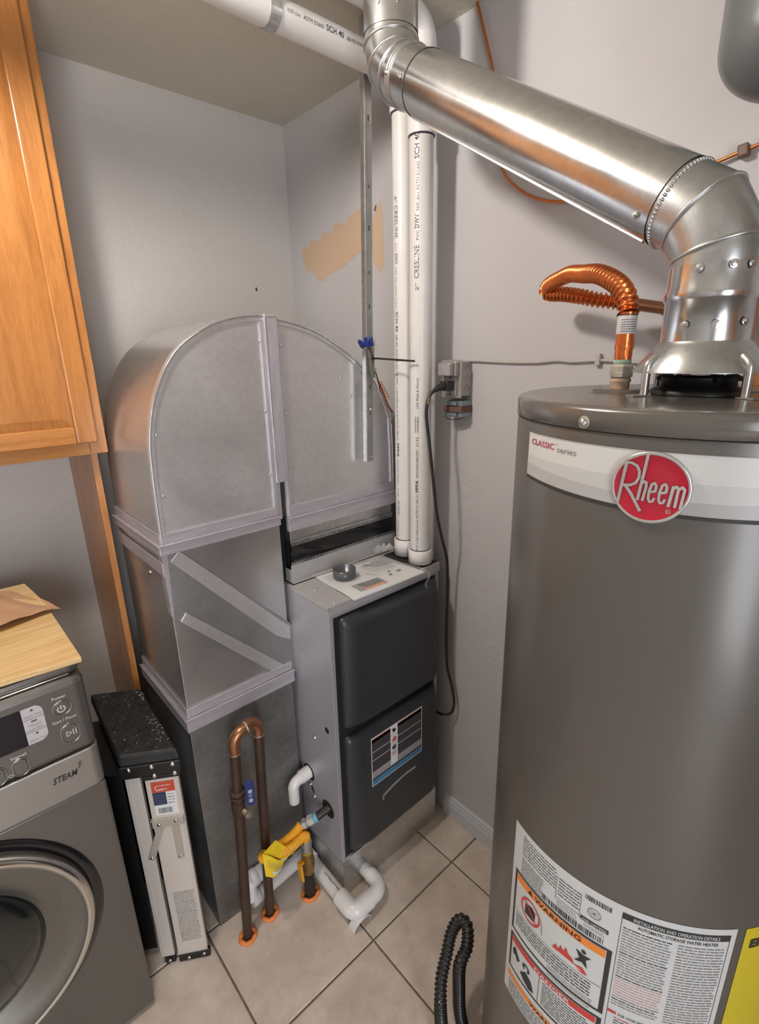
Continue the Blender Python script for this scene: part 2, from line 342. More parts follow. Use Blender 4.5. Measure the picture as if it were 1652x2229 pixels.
def around(O, r, a0, z0, sgn=1):
    "wrap on an upright cylinder; u runs round it, v up"
    return lambda u, v, h=0: V((O[0]+(r+h)*math.cos(a0+sgn*u/r), O[1]+(r+h)*math.sin(a0+sgn*u/r), z0+v))
def spline(P, n=8):
    P = [V(p) for p in P]; Q = [P[0]*2-P[1]]+P+[P[-1]*2-P[-2]]; out = []
    for i in range(1, len(Q)-2):
        a, b, c, d = Q[i-1:i+3]
        for k in range(n):
            t = k/n; out.append(.5*((2*b)+(c-a)*t+(2*a-5*b+4*c-d)*t*t+(3*b-a-3*c+d)*t**3))
    out.append(P[-1]); return out
def arc3(c, u, w_, r, a0, a1, n=8):
    c, u, w_ = V(c), V(u).normalized(), V(w_).normalized(); return [c+u*r*math.cos(R(a0+(a1-a0)*i/n))+w_*r*math.sin(R(a0+(a1-a0)*i/n)) for i in range(n+1)]

H = 2.44; XL = -2.9; YF = -3.3
# ================================================================== setting
fl = MB().box(XL-.1, .1, YF-1.2, .1, -.12, -.004).build('floor', 'grout', kind='structure')
s_, tx, ty = .3572, .1465, .9675
def cuts(t, lo):
    k = math.floor(t/s_); e = [0]
    x = -(t-k*s_)
    while x > lo: e.append(x); x -= s_
    return e+[lo]
ex = [e for e in cuts(tx, XL)]; ey = [e for e in cuts(ty, YF)]
tmesh = {}; F0 = fl.location
for i in range(len(ex)-1):
    for j in range(len(ey)-1):
        a, b = ex[i+1]+.0028, ex[i]-.0028; c, d = ey[j+1]+.0028, ey[j]-.0028
        if b-a < .01 or d-c < .01: continue
        k = (round(b-a, 3), round(d-c, 3))
        if k not in tmesh:
            w2, h2, e = (b-a)/2, (d-c)/2, .0022
            me = bpy.data.meshes.new('tile')
            me.from_pydata([(x*w2, y*h2, -.004) for x, y in ((-1, -1), (1, -1), (1, 1), (-1, 1))]+[(x*w2, y*h2, -.0015) for x, y in ((-1, -1), (1, -1), (1, 1), (-1, 1))]+[(x*(w2-e), y*(h2-e), 0) for x, y in ((-1, -1), (1, -1), (1, 1), (-1, 1))], [],
                [(0, 1, 5, 4), (1, 2, 6, 5), (2, 3, 7, 6), (3, 0, 4, 7), (4, 5, 9, 8), (5, 6, 10, 9), (6, 7, 11, 10), (7, 4, 8, 11), (8, 9, 10, 11)])
            me.materials.append(M['tile']); tmesh[k] = me
        o = bpy.data.objects.new('tile', tmesh[k]); C.objects.link(o); o.parent = fl
        o.location = V(((a+b)/2, (c+d)/2, random.uniform(-.0004, 0)))-F0
MB().box(XL-.1, .1, YF-1.2, .1, H, H+.1).build('ceiling', 'ceil', kind='structure')
MB().box(XL-.1, .1, 0, .1, -.004, H).build('wall_back', 'wall', kind='structure')
wr = MB().box(0, .1, YF-1.2, 0, -.004, H).build('wall_right', 'wallr', kind='structure')
MB().box(XL-.1, XL, YF-1.2, 0, -.004, H).build('wall_left', 'wall', kind='structure')
b = MB(); b.box(XL, -2.35, YF-.1, YF, -.004, H); b.box(-1.45, 0, YF-.1, YF, -.004, H); b.box(-2.35, -1.45, YF-.1, YF, 2.05, H)
b.build('wall_front', 'wall', kind='structure')
b = MB()
for x0, x1 in ((-2.41, -2.35), (-1.45, -1.39)): b.box(x0, x1, YF, YF+.018, 0, 2.11)
b.box(-2.35, -1.45, YF, YF+.018, 2.05, 2.11); b.build('trim_1', 'oak_v', kind='structure', bevel=.003)
# oak closet door on the right part of the wall behind the camera
b = MB(); b.box(-1.2, -.32, YF+.001, YF+.036, .01, 2.03); dr = b.build('door_1', 'doorwood', kind='structure', bevel=.003)
for z0, z1 in ((.2, .9), (1.05, 1.85)):
    for x0, x1 in ((-1.08, -.82), (-.70, -.44)): MB().box(x0, x1, YF+.036, YF+.044, z0, z1).build('door_panel', 'doorwood', dr, bevel=.006)
MB().lathe((-1.13, YF+.036, 1.0), (0, 1, 0), [(.025, 0), (.025, .006), (.01, .01), (.01, .035), (.026, .045), (.028, .06), (.02, .07), (0, .072)], 20).build('door_handle', 'brass', dr)
# baseboard with its stepped top
b = MB(); prof = [(0, 0), (-.015, 0), (-.015, .052), (-.0125, .056), (-.0125, .066), (-.009, .070), (-.009, .078), (-.004, .084), (0, .084)]
b.prism([(x, YF+.001, z) for x, z in prof], (0, 2.484, 0)); b.build('baseboard_right', 'white_trim', kind='structure')
# patch of old tan paint and little marks on the right wall
pp = [(-.07, 2.034), (-.095, 1.962), (-.13, 1.955), (-.165, 1.918), (-.20, 1.915), (-.22, 1.93), (-.30, 1.945), (-.36, 1.965), (-.415, 1.985), (-.44, 1.98), (-.475, 1.93), (-.50, 1.905), (-.515, 1.93), (-.515, 2.06), (-.505, 2.11), (-.485, 2.09), (-.47, 2.06), (-.40, 2.105), (-.35, 2.09), (-.34, 2.075), (-.27, 2.085), (-.26, 2.06), (-.20, 2.068), (-.19, 2.048), (-.13, 2.055), (-.12, 2.04)]
o = MB().prism([(-.0001, y, z) for y, z in pp], (-.0006, 0, 0)).build('paint_patch', 'patch', wr)
MB().disc(plane((-.16, 0, 1.898), (1, 0, 0), (0, 0, 1), (0, -1, 0)), 0, 0, .004, .0008, 0, 9, .007).build('wall_mark', 'gaug', bpy.data.objects['wall_back'])
b = MB(); b.poly(plane((0, 0, 0), (0, -1, 0), (0, 0, 1), (-1, 0, 0)), [(.475, 2.085), (.481, 2.098), (.487, 2.099), (.482, 2.083)], .0012); b.build('paint_chip', 'brown', wr)

# ================================================================== ceiling lamp (out of frame, lights the room)
lt = thing('ceiling_light', 'bare bulb in a round holder on the ceiling, left of the slanting vent pipe', 'lamp', (LAMP[0], LAMP[1], H-.11))
MB().lathe((LAMP[0], LAMP[1], H), (0, 0, -1), [(.055, 0), (.055, .008), (.03, .014), (.024, .022), (0, .022)], 40).build('lamp_holder', 'white_trim', lt)
MB().ball((LAMP[0], LAMP[1], H-.074), .052, 32).build('bulb', 'glow', lt)

# ================================================================== oak wall cabinet
cb = thing('wall_cabinet', 'golden oak wall cabinet at the upper left with raised panel doors', 'cabinet', (-1.28, -.16, 1.43))
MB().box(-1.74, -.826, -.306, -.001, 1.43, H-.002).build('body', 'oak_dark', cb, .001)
b = MB(); b.box(-.866, -.825, -.325, -.3062, 1.43, H-.002); b.nx(); b.box(-1.74, -1.70, -.325, -.3062, 1.43, H-.002); b.nx(); b.box(-1.30, -1.26, -.325, -.3062, 1.47, H-.04)
b.build('frame_stile', 'oak_v', cb, .0015)
b = MB(); b.box(-1.6998, -.8662, -.325, -.3062, 1.43, 1.468); b.nx(); b.box(-1.6998, -.8662, -.325, -.3062, H-.042, H-.002); b.build('frame_rail', 'oak_h', cb, .0015)
for x0, x1 in ((-1.272, -.849), (-1.72, -1.288)):
    z0, z1, yb, yf, wd = 1.462, 2.405, -.3255, -.345, .047
    d = MB().box(x0+wd-.01, x1-wd+.01, yb-.012, yb, z0+wd-.01, z1-wd+.01).build('door', 'oak_v', cb)
    b = MB(); b.box(x0, x0+wd, yf, yb, z0, z1); b.nx(); b.box(x1-wd, x1, yf, yb, z0, z1); b.build('door_stile', 'oak_v', d, .004, seg=3)
    b = MB(); b.box(x0+wd+.0002, x1-wd-.0002, yf, yb, z0, z0+wd-.004); b.nx(); b.box(x0+wd+.0002, x1-wd-.0002, yf, yb, z1-wd, z1); b.build('door_rail', 'oak_h', d, .004, seg=3)
    a, c, e, g = x0+wd, x1-wd, z0+wd-.004, z1-wd; t = .022; y1, y2 = yb-.0125, yb-.018
    b = MB(); b.add([(a, y1, e), (c, y1, e), (c, y1, g), (a, y1, g), (a+t, y2, e+t), (c-t, y2, e+t), (c-t, y2, g-t), (a+t, y2, g-t)], [(4, 5, 6, 7), (0, 1, 5, 4), (1, 2, 6, 5), (2, 3, 7, 6), (3, 0, 4, 7)])
    b.build('door_panel', 'oak_v', d)
# tall filler board below the cabinet
b = MB(); b.box(-.860, -.843, -.285, -.001, .001, 1.429)
tag(b.build('filler_board', 'oak_v', bevel=.001), 'narrow upright oak board beneath the wall cabinet, beside the grey duct', 'board')

# ================================================================== sheet-metal duct
YD = -.62; YB = -.277
du = thing('air_duct', 'galvanised arched air duct rising from the floor and bending onto the furnace', 'duct', (-.5, -.45, 0))
XA, XB = -.820, -.504; XC, XE = -.474, -.074
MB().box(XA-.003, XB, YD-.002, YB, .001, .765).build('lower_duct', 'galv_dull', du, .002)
md = MB().box(XA, XB, YD, YB, .7652, 1.235).build('middle_duct', 'galv_side', du, .001)
def arch(pts, x_in, zb, name, parent):
    # pts: outer profile from foot to crown; closes down at x_in
    prof = [V((x, 0, z)) for x, z in pts]
    face = prof+[V((x_in, 0, zb))]
    b = MB(); b.add([(p.x, YD, p.z) for p in face], [tuple(range(len(face)))], 0); b.add([(p.x, YB, p.z) for p in face], [tuple(range(len(face)))], 0)
    n = len(prof)
    vs = []
    for p in prof: vs += [(p.x, YD, p.z), (p.x, YB, p.z)]
    b.add(vs, [(2*i, 2*i+1, 2*i+3, 2*i+2) for i in range(n-1)], 1, True)
    b.add([(x_in, YD, pts[-1][1]), (x_in, YB, pts[-1][1]), (x_in, YB, zb), (x_in, YD, zb)], [(0, 1, 2, 3)], 1)
    return b.build(name, ['galv', 'galv_side'], parent)
def smooth2(P, n=6): return [(p.x, p.y) for p in spline([(x, z, 0) for x, z in P], n)]
LP = smooth2([(-.820, 1.235), (-.819, 1.33), (-.817, 1.42), (-.812, 1.49), (-.795, 1.565), (-.767, 1.625), (-.740, 1.665), (-.706, 1.697), (-.638, 1.735), (-.567, 1.753), (-.492, 1.758)])
RP = smooth2([(-.074, 1.235), (-.075, 1.33), (-.078, 1.42), (-.085, 1.485), (-.118, 1.55), (-.170, 1.606), (-.236, 1.660), (-.329, 1.713), (-.40, 1.737), (-.4545, 1.748), (-.478, 1.751)])
dl = arch(LP, -.492, 1.235, 'left_elbow', du); drr = arch(RP, -.478, 1.235, 'right_elbow', du)
# hemmed seam that follows each arch
def seam(P, parent):
    b = MB(); n = len(P)
    for k in range(n-1):
        (x0, z0), (x1, z1) = P[k], P[k+1]; nx, nz = -(z1-z0), (x1-x0); L = math.hypot(nx, nz); nx, nz = nx/L, nz/L
        if (x0+.49)*nx+(z0-1.2)*nz < 0: nx, nz = -nx, -nz
        b.hexa([(x0-nx*.010, YD-.004, z0-nz*.010), (x1-nx*.010, YD-.004, z1-nz*.010), (x1-nx*.010, YD+.001, z1-nz*.010), (x0-nx*.010, YD+.001, z0-nz*.010),
                (x0+nx*.003, YD-.004, z0+nz*.003), (x1+nx*.003, YD-.004, z1+nz*.003), (x1+nx*.003, YD+.008, z1+nz*.003), (x0+nx*.003, YD+.008, z0+nz*.003)])
    b.build('hem_seam', 'galv', parent)
    MB().tube([(x, YD-.0045, z) for x, z in P[::2]+[P[-1]]], .0022, 8).build('hem_bead', 'galv_bright', parent)
seam(LP, dl); seam(RP, drr)
# vertical cleat between the elbows
b = MB(); b.box(-.506, -.471, YD-.012, YD-.0005, 1.340, 1.757, 0); b.box(-.506, -.4725, YD-.012, YB, 1.752, 1.762, 0); b.build('drive_cleat', 'tape_v', du, .002)
b = MB(); b.box(-.516, -.5062, YD-.006, YD-.0005, 1.2735, 1.745, 0); b.tube([(-.506, YD-.0125, 1.755), (-.5075, YD-.0125, 1.345)], .0022, 8); b.build('cleat_edge', 'tape_v', du)
MB().box(-.4705, -.464, YD-.005, YD-.0005, 1.27, 1.745).build('cleat_flange', 'tape_v', du)
# black box put in for the shade of the slot between the legs
MB().box(-.5035, -.4745, YD+.03, YB, 1.04, 1.34).build('slot_shade', 'dark_gap', du)
# taped bands
def band(z0, z1, zr, x0, x1, name='taped_joint'):
    b = MB(); b.box(x0-.004, x1, YD-.006, YD-.0005, zr, z1); b.box(x0-.010, x1+.003, YD-.012, YD-.0005, z0, zr)
    b.box(x0-.004, x0-.0005, YD-.0004, YB, zr, z1); b.box(x0-.010, x0-.0005, YD-.0004, YB, z0, zr)
    b.tube([(x0-.011, YD-.012, zr), (x1+.003, YD-.013, zr+.001)], .0028, 8); b.tube([(x0-.011, YD-.012, zr), (x0-.0105, YB, zr)], .0028, 8)
    return b.build(name, 'tape', du, .0015)
band(1.222, 1.272, 1.246, XA, XB-.004); band(.724, .790, .762, XA, XB)
b = MB(); b.box(XA-.006, XA-.0005, YD-.0005, YB, 1.165, 1.200); b.build('lower_tape_strip', 'tape', du, .001)
b = MB(); b.box(XC, XE, YD-.006, YD-.0005, 1.235, 1.268); b.box(XC-.008, XE, YD-.014, YD-.0005, 1.196, 1.2355); b.tube([(XC-.008, YD-.014, 1.235), (XE, YD-.014, 1.238)], .0028, 8)
b.build('taped_joint', 'tape', du, .0015)
# right leg under the elbow: collar, black sheet, serrated edges
MB().box(XC+.004, XE-.004, YD+.004, YB, 1.160, 1.2345).build('collar', 'galv_bright', du, .001)
b = MB(); b.box(XC, XE-.004, YD-.004, YD+.0035, 1.157, 1.162)
k = 58
for i in range(k):
    x = XC+.003+(XE-XC-.012)*i/(k-1); b.box(x-.0017, x+.0017, YD-.0045, YD+.001, 1.148, 1.157)
b.build('serrated_edge', 'galv_bright', du, kind='stuff')
MB().grid(lambda u, v: (XC+.006+(XE-XC-.012)*u, YD+.006+.006*math.sin(u*9+v*5)*math.sin(v*3.1), 1.088+.072*v), 40, 10).build('black_sheet', 'black_sheet', du)
MB().box(XC+.008, XE-.006, YD+.03, YB, 1.034, 1.159).build('coil_case', 'dark_gap', du)
b = MB(); b.box(XC-.004, XE+.006, YD-.003, YD-.0005, 1.0345, 1.090); b.box(XC-.004, XC-.001, YD-.0005, YB, 1.0345, 1.075); b.box(XC-.004, XE+.006, YD-.009, YD-.003, 1.0345, 1.037)
b.build('support_flange', 'fgrey_top', du, .0005)
b = MB()
for i in range(64):
    x = XC+(XE-XC)*i/63; b.box(x-.0017, x+.0017, YD-.0035, YD+.0005, 1.0902, 1.098)
b.build('serrated_edge', 'galv_bright', du, kind='stuff')
# diagonal reinforcing sheet with its two folded strips on the middle section
f = plane((0, YD, 0), (1, 0, 0), (0, 0, 1), (0, -1, 0))
def pz(pts, h0, h1, name, m, par, bev=0):
    return MB().prism([f(a, c, h0) for a, c in pts], (0, -(h1-h0), 0)).build(name, m, par, bev)
pz([(-.818, 1.226), (-.79, 1.216), (-.504, .925), (-.490, .905), (-.492, .745), (-.535, .775), (-.800, 1.045), (-.817, 1.05)], .0005, .0022, 'diagonal_sheet', 'galv_strip', md)
pz([(-.784, 1.223), (-.807, 1.201), (-.545, .893), (-.500, .862), (-.4985, .905)], .0024, .0052, 'folded_strip', 'galv', md, .001)
pz([(-.789, 1.060), (-.804, 1.040), (-.555, .770), (-.512, .752), (-.508, .776), (-.535, .795)], .0024, .0052, 'folded_strip', 'galv', md, .001)
b = MB()
for x, z in ((-.518, 1.70), (-.519, 1.53), (-.520, 1.365), (-.458, 1.69), (-.456, 1.52), (-.454, 1.36), (-.27, 1.60), (-.235, 1.55), (-.80, 1.36), (-.795, 1.50)): b.nx().lathe((x, YD-.0005, z), (0, -1, 0), [(.0035, 0), (.003, .002), (0, .0025)], 10)
b.nx().lathe((XA-.0005, -.50, 1.14), (-1, 0, 0), [(.006, 0), (.005, .004), (0, .005)], 12)
b.build('screw_head', 'screw', du)
# kinked corner strip at the left front edge
MB().hexa([(-.823, YD-.003, 1.06), (-.817, YD-.003, 1.06), (-.817, YD+.02, 1.06), (-.823, YD+.02, 1.06), (-.8255, YD-.0045, 1.224), (-.812, YD-.0045, 1.224), (-.812, YD+.02, 1.224), (-.8255, YD+.02, 1.224)]).build('corner_strip', 'tape', du)

# ================================================================== furnace
fx0, fx1, fy0, fy1, fz0, fz1 = -.4908, -.060, -.812, -.095, .1435, 1.0325
fu = thing('furnace', 'tall grey gas furnace with two charcoal doors, on a metal base pan in the corner', 'furnace', (-.275, -.45, 0))
MB().box(fx0+.004, fx1+.004, fy0+.002, fy1, .001, .1425).build('base_pan', 'galv_bright', fu, .001)
MB().box(fx0-.001, fx0+.0035, fy0-.0015, fy1, .1305, .1432).build('pan_lip', 'galv_bright', fu)
b = MB()
b.box(fx0, fx0+.013, fy0, fy1, fz0, fz1-.001); b.box(fx1-.014, fx1, fy0, fy1, fz0, fz1-.001); b.box(fx0+.013, fx1-.014, fy0, fy0+.02, .997, fz1-.001)
b.box(fx0+.013, fx1-.014, fy0, fy0+.02, fz0, .155); b.box(fx0+.013, fx1-.014, fy1-.02, fy1, fz0, fz1-.001)
b.build('casing', 'fgrey', fu, .001)
MB().box(fx0+.0132, fx1-.0142, fy0+.004, fy1-.021, .156, .9965).build('recess', 'fdark', fu)
b = MB(); b.box(fx0-.002, fx1+.002, fy0-.003, YD-.012, fz1-.0008, fz1+.0015); b.box(fx0-.002, fx1+.002, fy0-.003, fy0-.0008, 1.008, fz1-.0008); b.box(fx0-.002, fx0-.0004, fy0-.003, YD-.012, 1.024, fz1-.0008)
b.build('top_cover', 'fgrey_top', fu, .0006)
def fdoor(z0, z1, name):
    x0, x1, y0, y1 = -.461, -.079, -.8165, -.845; t = .046; c = .014; P = []
    def rr(a, b_, e, g, rad, y):
        q = []
        for cx, cz, a0 in ((b_-rad, g-rad, 0), (a+rad, g-rad, 90), (a+rad, e+rad, 180), (b_-rad, e+rad, 270)):
            for i in range(7): t_ = R(a0+90*i/6); q.append((cx+rad*math.cos(t_), y, cz+rad*math.sin(t_)))
        return q
    lay = [rr(x0, x1, z0, z1, .012, y0+.008), rr(x0, x1, z0, z1, .012, y0), rr(x0+.003, x1-.003, z0+.003, z1-.003, .014, y0-.008), rr(x0+.009, x1-.009, z0+.006, z1-.006, .02, y0-.013), rr(x0+t, x1-t*.4, z0+.014, z1-.014, .024, y1+.001), rr(x0+t+.010, x1-t*.4-.008, z0+.024, z1-.024, .024, y1)]
    n = len(lay[0]); b = MB(); b.add([p for L in lay for p in L], [(j*n+i, j*n+(i+1) % n, (j+1)*n+(i+1) % n, (j+1)*n+i) for j in range(len(lay)-1) for i in range(n)], 0, True)
    b.add(lay[-1], [tuple(range(n))], 0, False)
    return b.build(name, 'fdoor', fu)
fdoor(.634, .990, 'upper_door'); ld = fdoor(.176, .603, 'lower_door')
# safety label on the lower door
LB = plane((-.388, -.845, .398), (1, 0, 0), (0, 0, 1), (0, -1, 0)); b = MB(); Wd, Hd = .219, .178
def LQ(u0, u1, v0, v1, m, h=.0006): b.q(LB, u0*Wd, u1*Wd, v0*Hd, v1*Hd, h, m, 1)
LQ(0, 1, 0, 1, 0, .0004)
LQ(.012, .36, .30, .955, 1); LQ(.50, .988, .30, .955, 1); LQ(.012, .36, .90, .975, 2); LQ(.50, .988, .90, .975, 2)
for v in (.70, .53): LQ(.02, .36, v, v+.010, 0, .0008); LQ(.50, .98, v, v+.010, 0, .0008)
LQ(.012, .988, .155, .30, 3); LQ(.36, .50, .18, .40, 0, .0008); LQ(.012, .988, .12, .16, 1, .0007); LQ(.012, .988, .015, .12, 4, .0008); LQ(.495, .50, .015, .30, 1, .001)
for v in (.80, .62, .44): LQ(.36, .50, v, v+.005, 1, .001)
cx = .43*Wd
b.disc(LB, cx, .88*Hd, .007, .001, 5, 10); b.stroke(LB, [(cx-.008, .93*Hd), (cx+.002, .86*Hd)], .003, .001, 5)
b.poly(LB, [(cx-.009, .65*Hd), (cx-.006, .73*Hd), (cx-.002, .70*Hd), (cx, .78*Hd), (cx+.003, .72*Hd), (cx+.008, .75*Hd), (cx+.009, .66*Hd)], .001, 6)
b.poly(LB, [(cx-.008, .49*Hd), (cx-.010, .57*Hd), (cx-.004, .54*Hd), (cx-.002, .60*Hd), (cx+.002, .55*Hd), (cx+.009, .59*Hd), (cx+.006, .48*Hd)], .001, 5)
b.ring(LB, cx, .40*Hd, .0065, .0085, .001, 6, 20); b.stroke(LB, [(cx-.006, .43*Hd), (cx+.006, .37*Hd)], .0018, .0012, 6)
for i in range(4): b.words(LB, .02*Wd, .34*Wd, (.17+.03*i)*Hd, .0018, .0008, 7); b.words(LB, .52*Wd, .86*Wd, (.17+.03*i)*Hd, .0018, .0008, 7)
for i in range(3): b.words(LB, .02*Wd, .97*Wd, (.03+.028*i)*Hd, .0018, .001, 1)
b.build('safety_label', ['white', 'fur_dk', 'fur_or', 'fur_gr', 'fur_bl', 'ink', 'redp', 'ink_soft'], ld, label='dark safety label with orange header and blue stripe')
# arched nameplate
b = MB(); n = 16; top = [(-.344+.146*i/n, .338+.024*math.sin(PI*min(1, i/n*.62+.0))-.004*(i/n)) for i in range(n+1)]
for (xa, za), (xb, zb) in zip(top, top[1:]): b.hexa([(xa, -.8475, za-.006), (xb, -.8475, zb-.006), (xb, -.8452, zb-.006), (xa, -.8452, za-.006), (xa, -.8475, za), (xb, -.8475, zb), (xb, -.8452, zb), (xa, -.8452, za)])
b.box(-.346, -.342, -.8475, -.8452, .318, .338); b.build('arched_nameplate', 'silver', ld, label='silver arched nameplate trim')
# holes, screws, knock-outs on the left side
b = MB()
for y, z, r0 in ((-.771, .622, .010), (-.656, .392, .029), (-.752, .316, .030)): b.nx().lathe((fx0-.0003, y, z), (-1, 0, 0), [(r0, 0), (0, .0002)], 28)
b.nx().grid(lambda u, v: (fx0-.0006, -.672+.012*(u-.5)*math.sin(PI*v)+.012*(v-.5), .333+.034*(v-.5)), 4, 8)
b.build('knock_out_hole', 'dark_gap', fu)
b = MB()
for y, z in ((-.706, .557), (-.662, .349), (-.681, .312)): b.nx().lathe((fx0, y, z), (-1, 0, 0), [(.005, 0), (.004, .006), (0, .007)], 10)
for x, y in ((-.462, -.80), (-.455, -.70), (-.20, -.80)): b.nx().lathe((x, y, fz1+.0015), (0, 0, 1), [(.004, 0), (.003, .002), (0, .0025)], 10)
b.build('screw_head', 'screw', fu)
b = MB(); b.box(-.465, -.085, -.822, -.8135, .1555, .1625, 0); b.build('door_sill', 'galv', fu)

# ---- things on the furnace top
ZT = fz1+.0016
b = MB(); b.box(-.146, -.062, -.806, -.650, ZT, ZT+.003); tag(b.build('gasket_plate', 'fdark', bevel=.001), 'black flat gasket plate under the two white pipe couplings on the furnace', 'plate')
mn = thing('manual', 'white instruction booklet in clear plastic lying on the furnace top', 'booklet', (-.27, -.70, ZT))
quad = [V((-.408, -.640)), V((-.418, -.830)), V((-.150, -.838)), V((-.172, -.655))]
def bil(u, v): return quad[1]*(1-u)*(1-v)+quad[2]*u*(1-v)+quad[3]*u*v+quad[0]*(1-u)*v
def mz(u, v): return ZT+.0035+.003*math.sin(u*4+1)*v+.002*math.sin(v*6)
MB().grid(lambda u, v: (*bil(u, v), mz(u, v)), 16, 12, thick=(0, 0, -.003)).build('pages', 'white', mn)
MF = lambda u, v, h=0: V((*bil(u, v), mz(u, v)+h))
b = MB(); b.poly(MF, [(.15, .12), (.52, .10), (.52, .34), (.15, .36)], .0007, 3); b.poly(MF, [(.22, .12), (.50, .105), (.50, .15), (.22, .165)], .001, 1); b.poly(MF, [(.22, .26), (.30, .26), (.30, .34), (.22, .34)], .0011, 0)
for k in range(7): b.words(MF, .25, .50, .17+.022*k, .016, .0013, 0)
for k in range(9): b.words(MF, .60, .95, .52+.045*k, .013, .0009, 3)
for k in range(5): b.words(MF, .06, .30, .74+.04*k, .012, .0009, 3)
for u, v, w_ in ((.66, .26, .04), (.72, .38, .035), (.80, .30, .06)): b.poly(MF, [(u, v), (u+w_, v+.01), (u+w_, v+.06), (u, v+.05)], .0009, 0)
b.bars(MF, .66, .74, .84, .93, .0012, 0, .006)
b.stroke(MF, [(.50, .62), (.53, .50), (.56, .42)], .010, .0012, 3)
b.build('print', ['ink', 'orange', 'key', 'ink_soft'], mn, kind='stuff')
def bagf(u, v):
    p = bil(u*1.06-.03, v*1.08-.02); return (*p, mz(min(1, max(0, u)), v)+.0040+.0012*abs(math.sin(u*19+v*7))*abs(math.sin(v*13)))
MB().grid(bagf, 34, 26).build('plastic_sleeve', 'bag', mn)
b = MB(); b.grid(lambda u, v: (-.150+.006*math.sin(v*7)+.008*u, -.842-.003*math.sin(v*5)-.002*u, ZT+.003-.055*v), 2, 8); b.build('sleeve_tail', 'bag', mn)
cp = thing('plastic_cap', 'round dark grey plastic cap lying open on the white booklet', 'cap', (-.352, -.705, ZT+.0095))
zc = ZT+.0095
MB().lathe((-.352, -.705, zc), (0, 0, 1), [(.0, .0), (.030, 0), (.0335, .003), (.034, .026), (.0315, .026), (.031, .004), (.0, .003)], 40).build('shell', 'cap', cp)
b = MB(); b.lathe((-.352, -.705, zc+.003), (0, 0, 1), [(.012, .0), (.010, .004), (0, .005)], 16); b.box(-.384, -.320, -.7058, -.7042, zc+.003, zc+.006); b.build('inner_rib', 'cap', cp)
b = MB()
for i in range(5):
    cx0, cy0, ph = -.152+.012*(i % 3), -.632-.014*(i//2), i*1.3
    b.grid(lambda u, v, a=cx0, c=cy0, p=ph: (a+.035*(u-.5)+.006*math.sin(v*9+p), c+.03*(v-.5)+.005*math.sin(u*8+p), ZT+.018+.014*math.sin(u*7+p)*math.cos(v*8+p)+.003*i), 7, 7, 0, False)
tag(b.build('crumpled_wrap', 'bag'), 'small crumpled clear plastic wrap beside the pipe couplings on the furnace', 'plastic wrap')

# ================================================================== white PVC pipes
def ptxt(b, O, r, a0, z0, items, dirn):
    "writing along an upright pipe: dirn=+1 reads upward, -1 downward"
    def fn(u, v, h=0):
        a = a0+(-v if dirn > 0 else v)/r
        return V((O[0]+(r+h)*math.cos(a), O[1]+(r+h)*math.sin(a), z0+dirn*u))
    for txt, u, size, width, m, bold in items:
        if txt == '|||': b.bars(fn, u, u+width, 0, size, .0004, m, .0016)
        else: b.text(fn, txt, u, 0, size, .0004, m, width, bold)
    return b
def cpl(b, x, y, z0, z1, r=.0365): b.lathe((x, y, z0), (0, 0, 1), [(.031, 0), (r, 0), (r, z1-z0-.002), (r-.002, z1-z0), (.0315, z1-z0)], 36, 0, True, caps=False); return b
def pvcrun(y, ztop, x, name, label, zb, txts, zc0, zc1, ztc):
    p = thing(name, label, 'pipe', (x, y, ZT+.006), 'white vent pipes rising from the furnace')
    r = .0302; rb = .045
    pa = MB().cyl((x, y, zb), (x, y, ztop-rb), r, seg=40, caps=False); pa = pa.build('upright_pipe', 'pvc', p)
    b = MB(); cpl(b, x, y, zc0, zc1); b.build('bottom_coupling', 'pvc_fit', p)
    b = MB(); b.lathe((x, y, zc1-.0015), (0, 0, 1), [(.0318, 0), (.0318, .003), (r, .004)], 32, caps=False); b.build('cement_ring', 'purple', p)
    path = [V((x, y, ztc))]+arc3((x-rb, y, ztop-rb), (1, 0, 0), (0, 0, 1), rb, 0, 90, 10)+[V((x-rb-.05, y, ztop))]
    MB().tube(path, .0352, 32).build('elbow', 'pvc_fit', p)
    MB().lathe((x, y, ztc-.003), (0, 0, 1), [(r, 0), (.0322, 0), (.0322, .0032)], 32, caps=False).build('cement_ring', 'purple', p)
    hp = MB().cyl((x-rb-.045, y, ztop), (-1.9, y, ztop), r, seg=40).build('level_pipe', 'pvc', p)
    b = MB(); ptxt(b, (x, y), r, *txts); b.build('pipe_print', ['ink', 'ink_soft'], pa, kind='stuff')
    return p, hp
Lx, Ly = -.092, -.697; Rx, Ry = -.108, -.777
aL, aR = R(171), R(212)
tl = [('2"', 0, .012, .016, 0, 0), ('CRESLINE', .022, .016, .078, 0, .0), ('PVC', .112, .009, .02, 1, 0), ('DWV', .138, .014, .026, 0, .01), ('NSF-dwv ASTM D2665', .172, .009, .105, 1, 0), ('SCH 40', .285, .014, .052, 0, .01), ('280 PSI WATER AT 73F PVC 1120 NSF-pw-G ASTM D1785-21', .345, .010, .30, 0, 0), ('PPFA', .655, .013, .042, 0, .02), ('0923052850D   2132', .705, .010, .115, 1, 0), ('|||', .835, .010, .045, 1, 0), ('USA Made & Owned', .90, .009, .085, 1, 0)]
p1, h1 = pvcrun(Ly, 2.334, Lx, 'pvc_pipe', 'left of two white plastic vent pipes rising from the furnace, its print reading downward', 1.04, (aL, 2.060, tl, -1), ZT+.008, 1.095, 2.25)
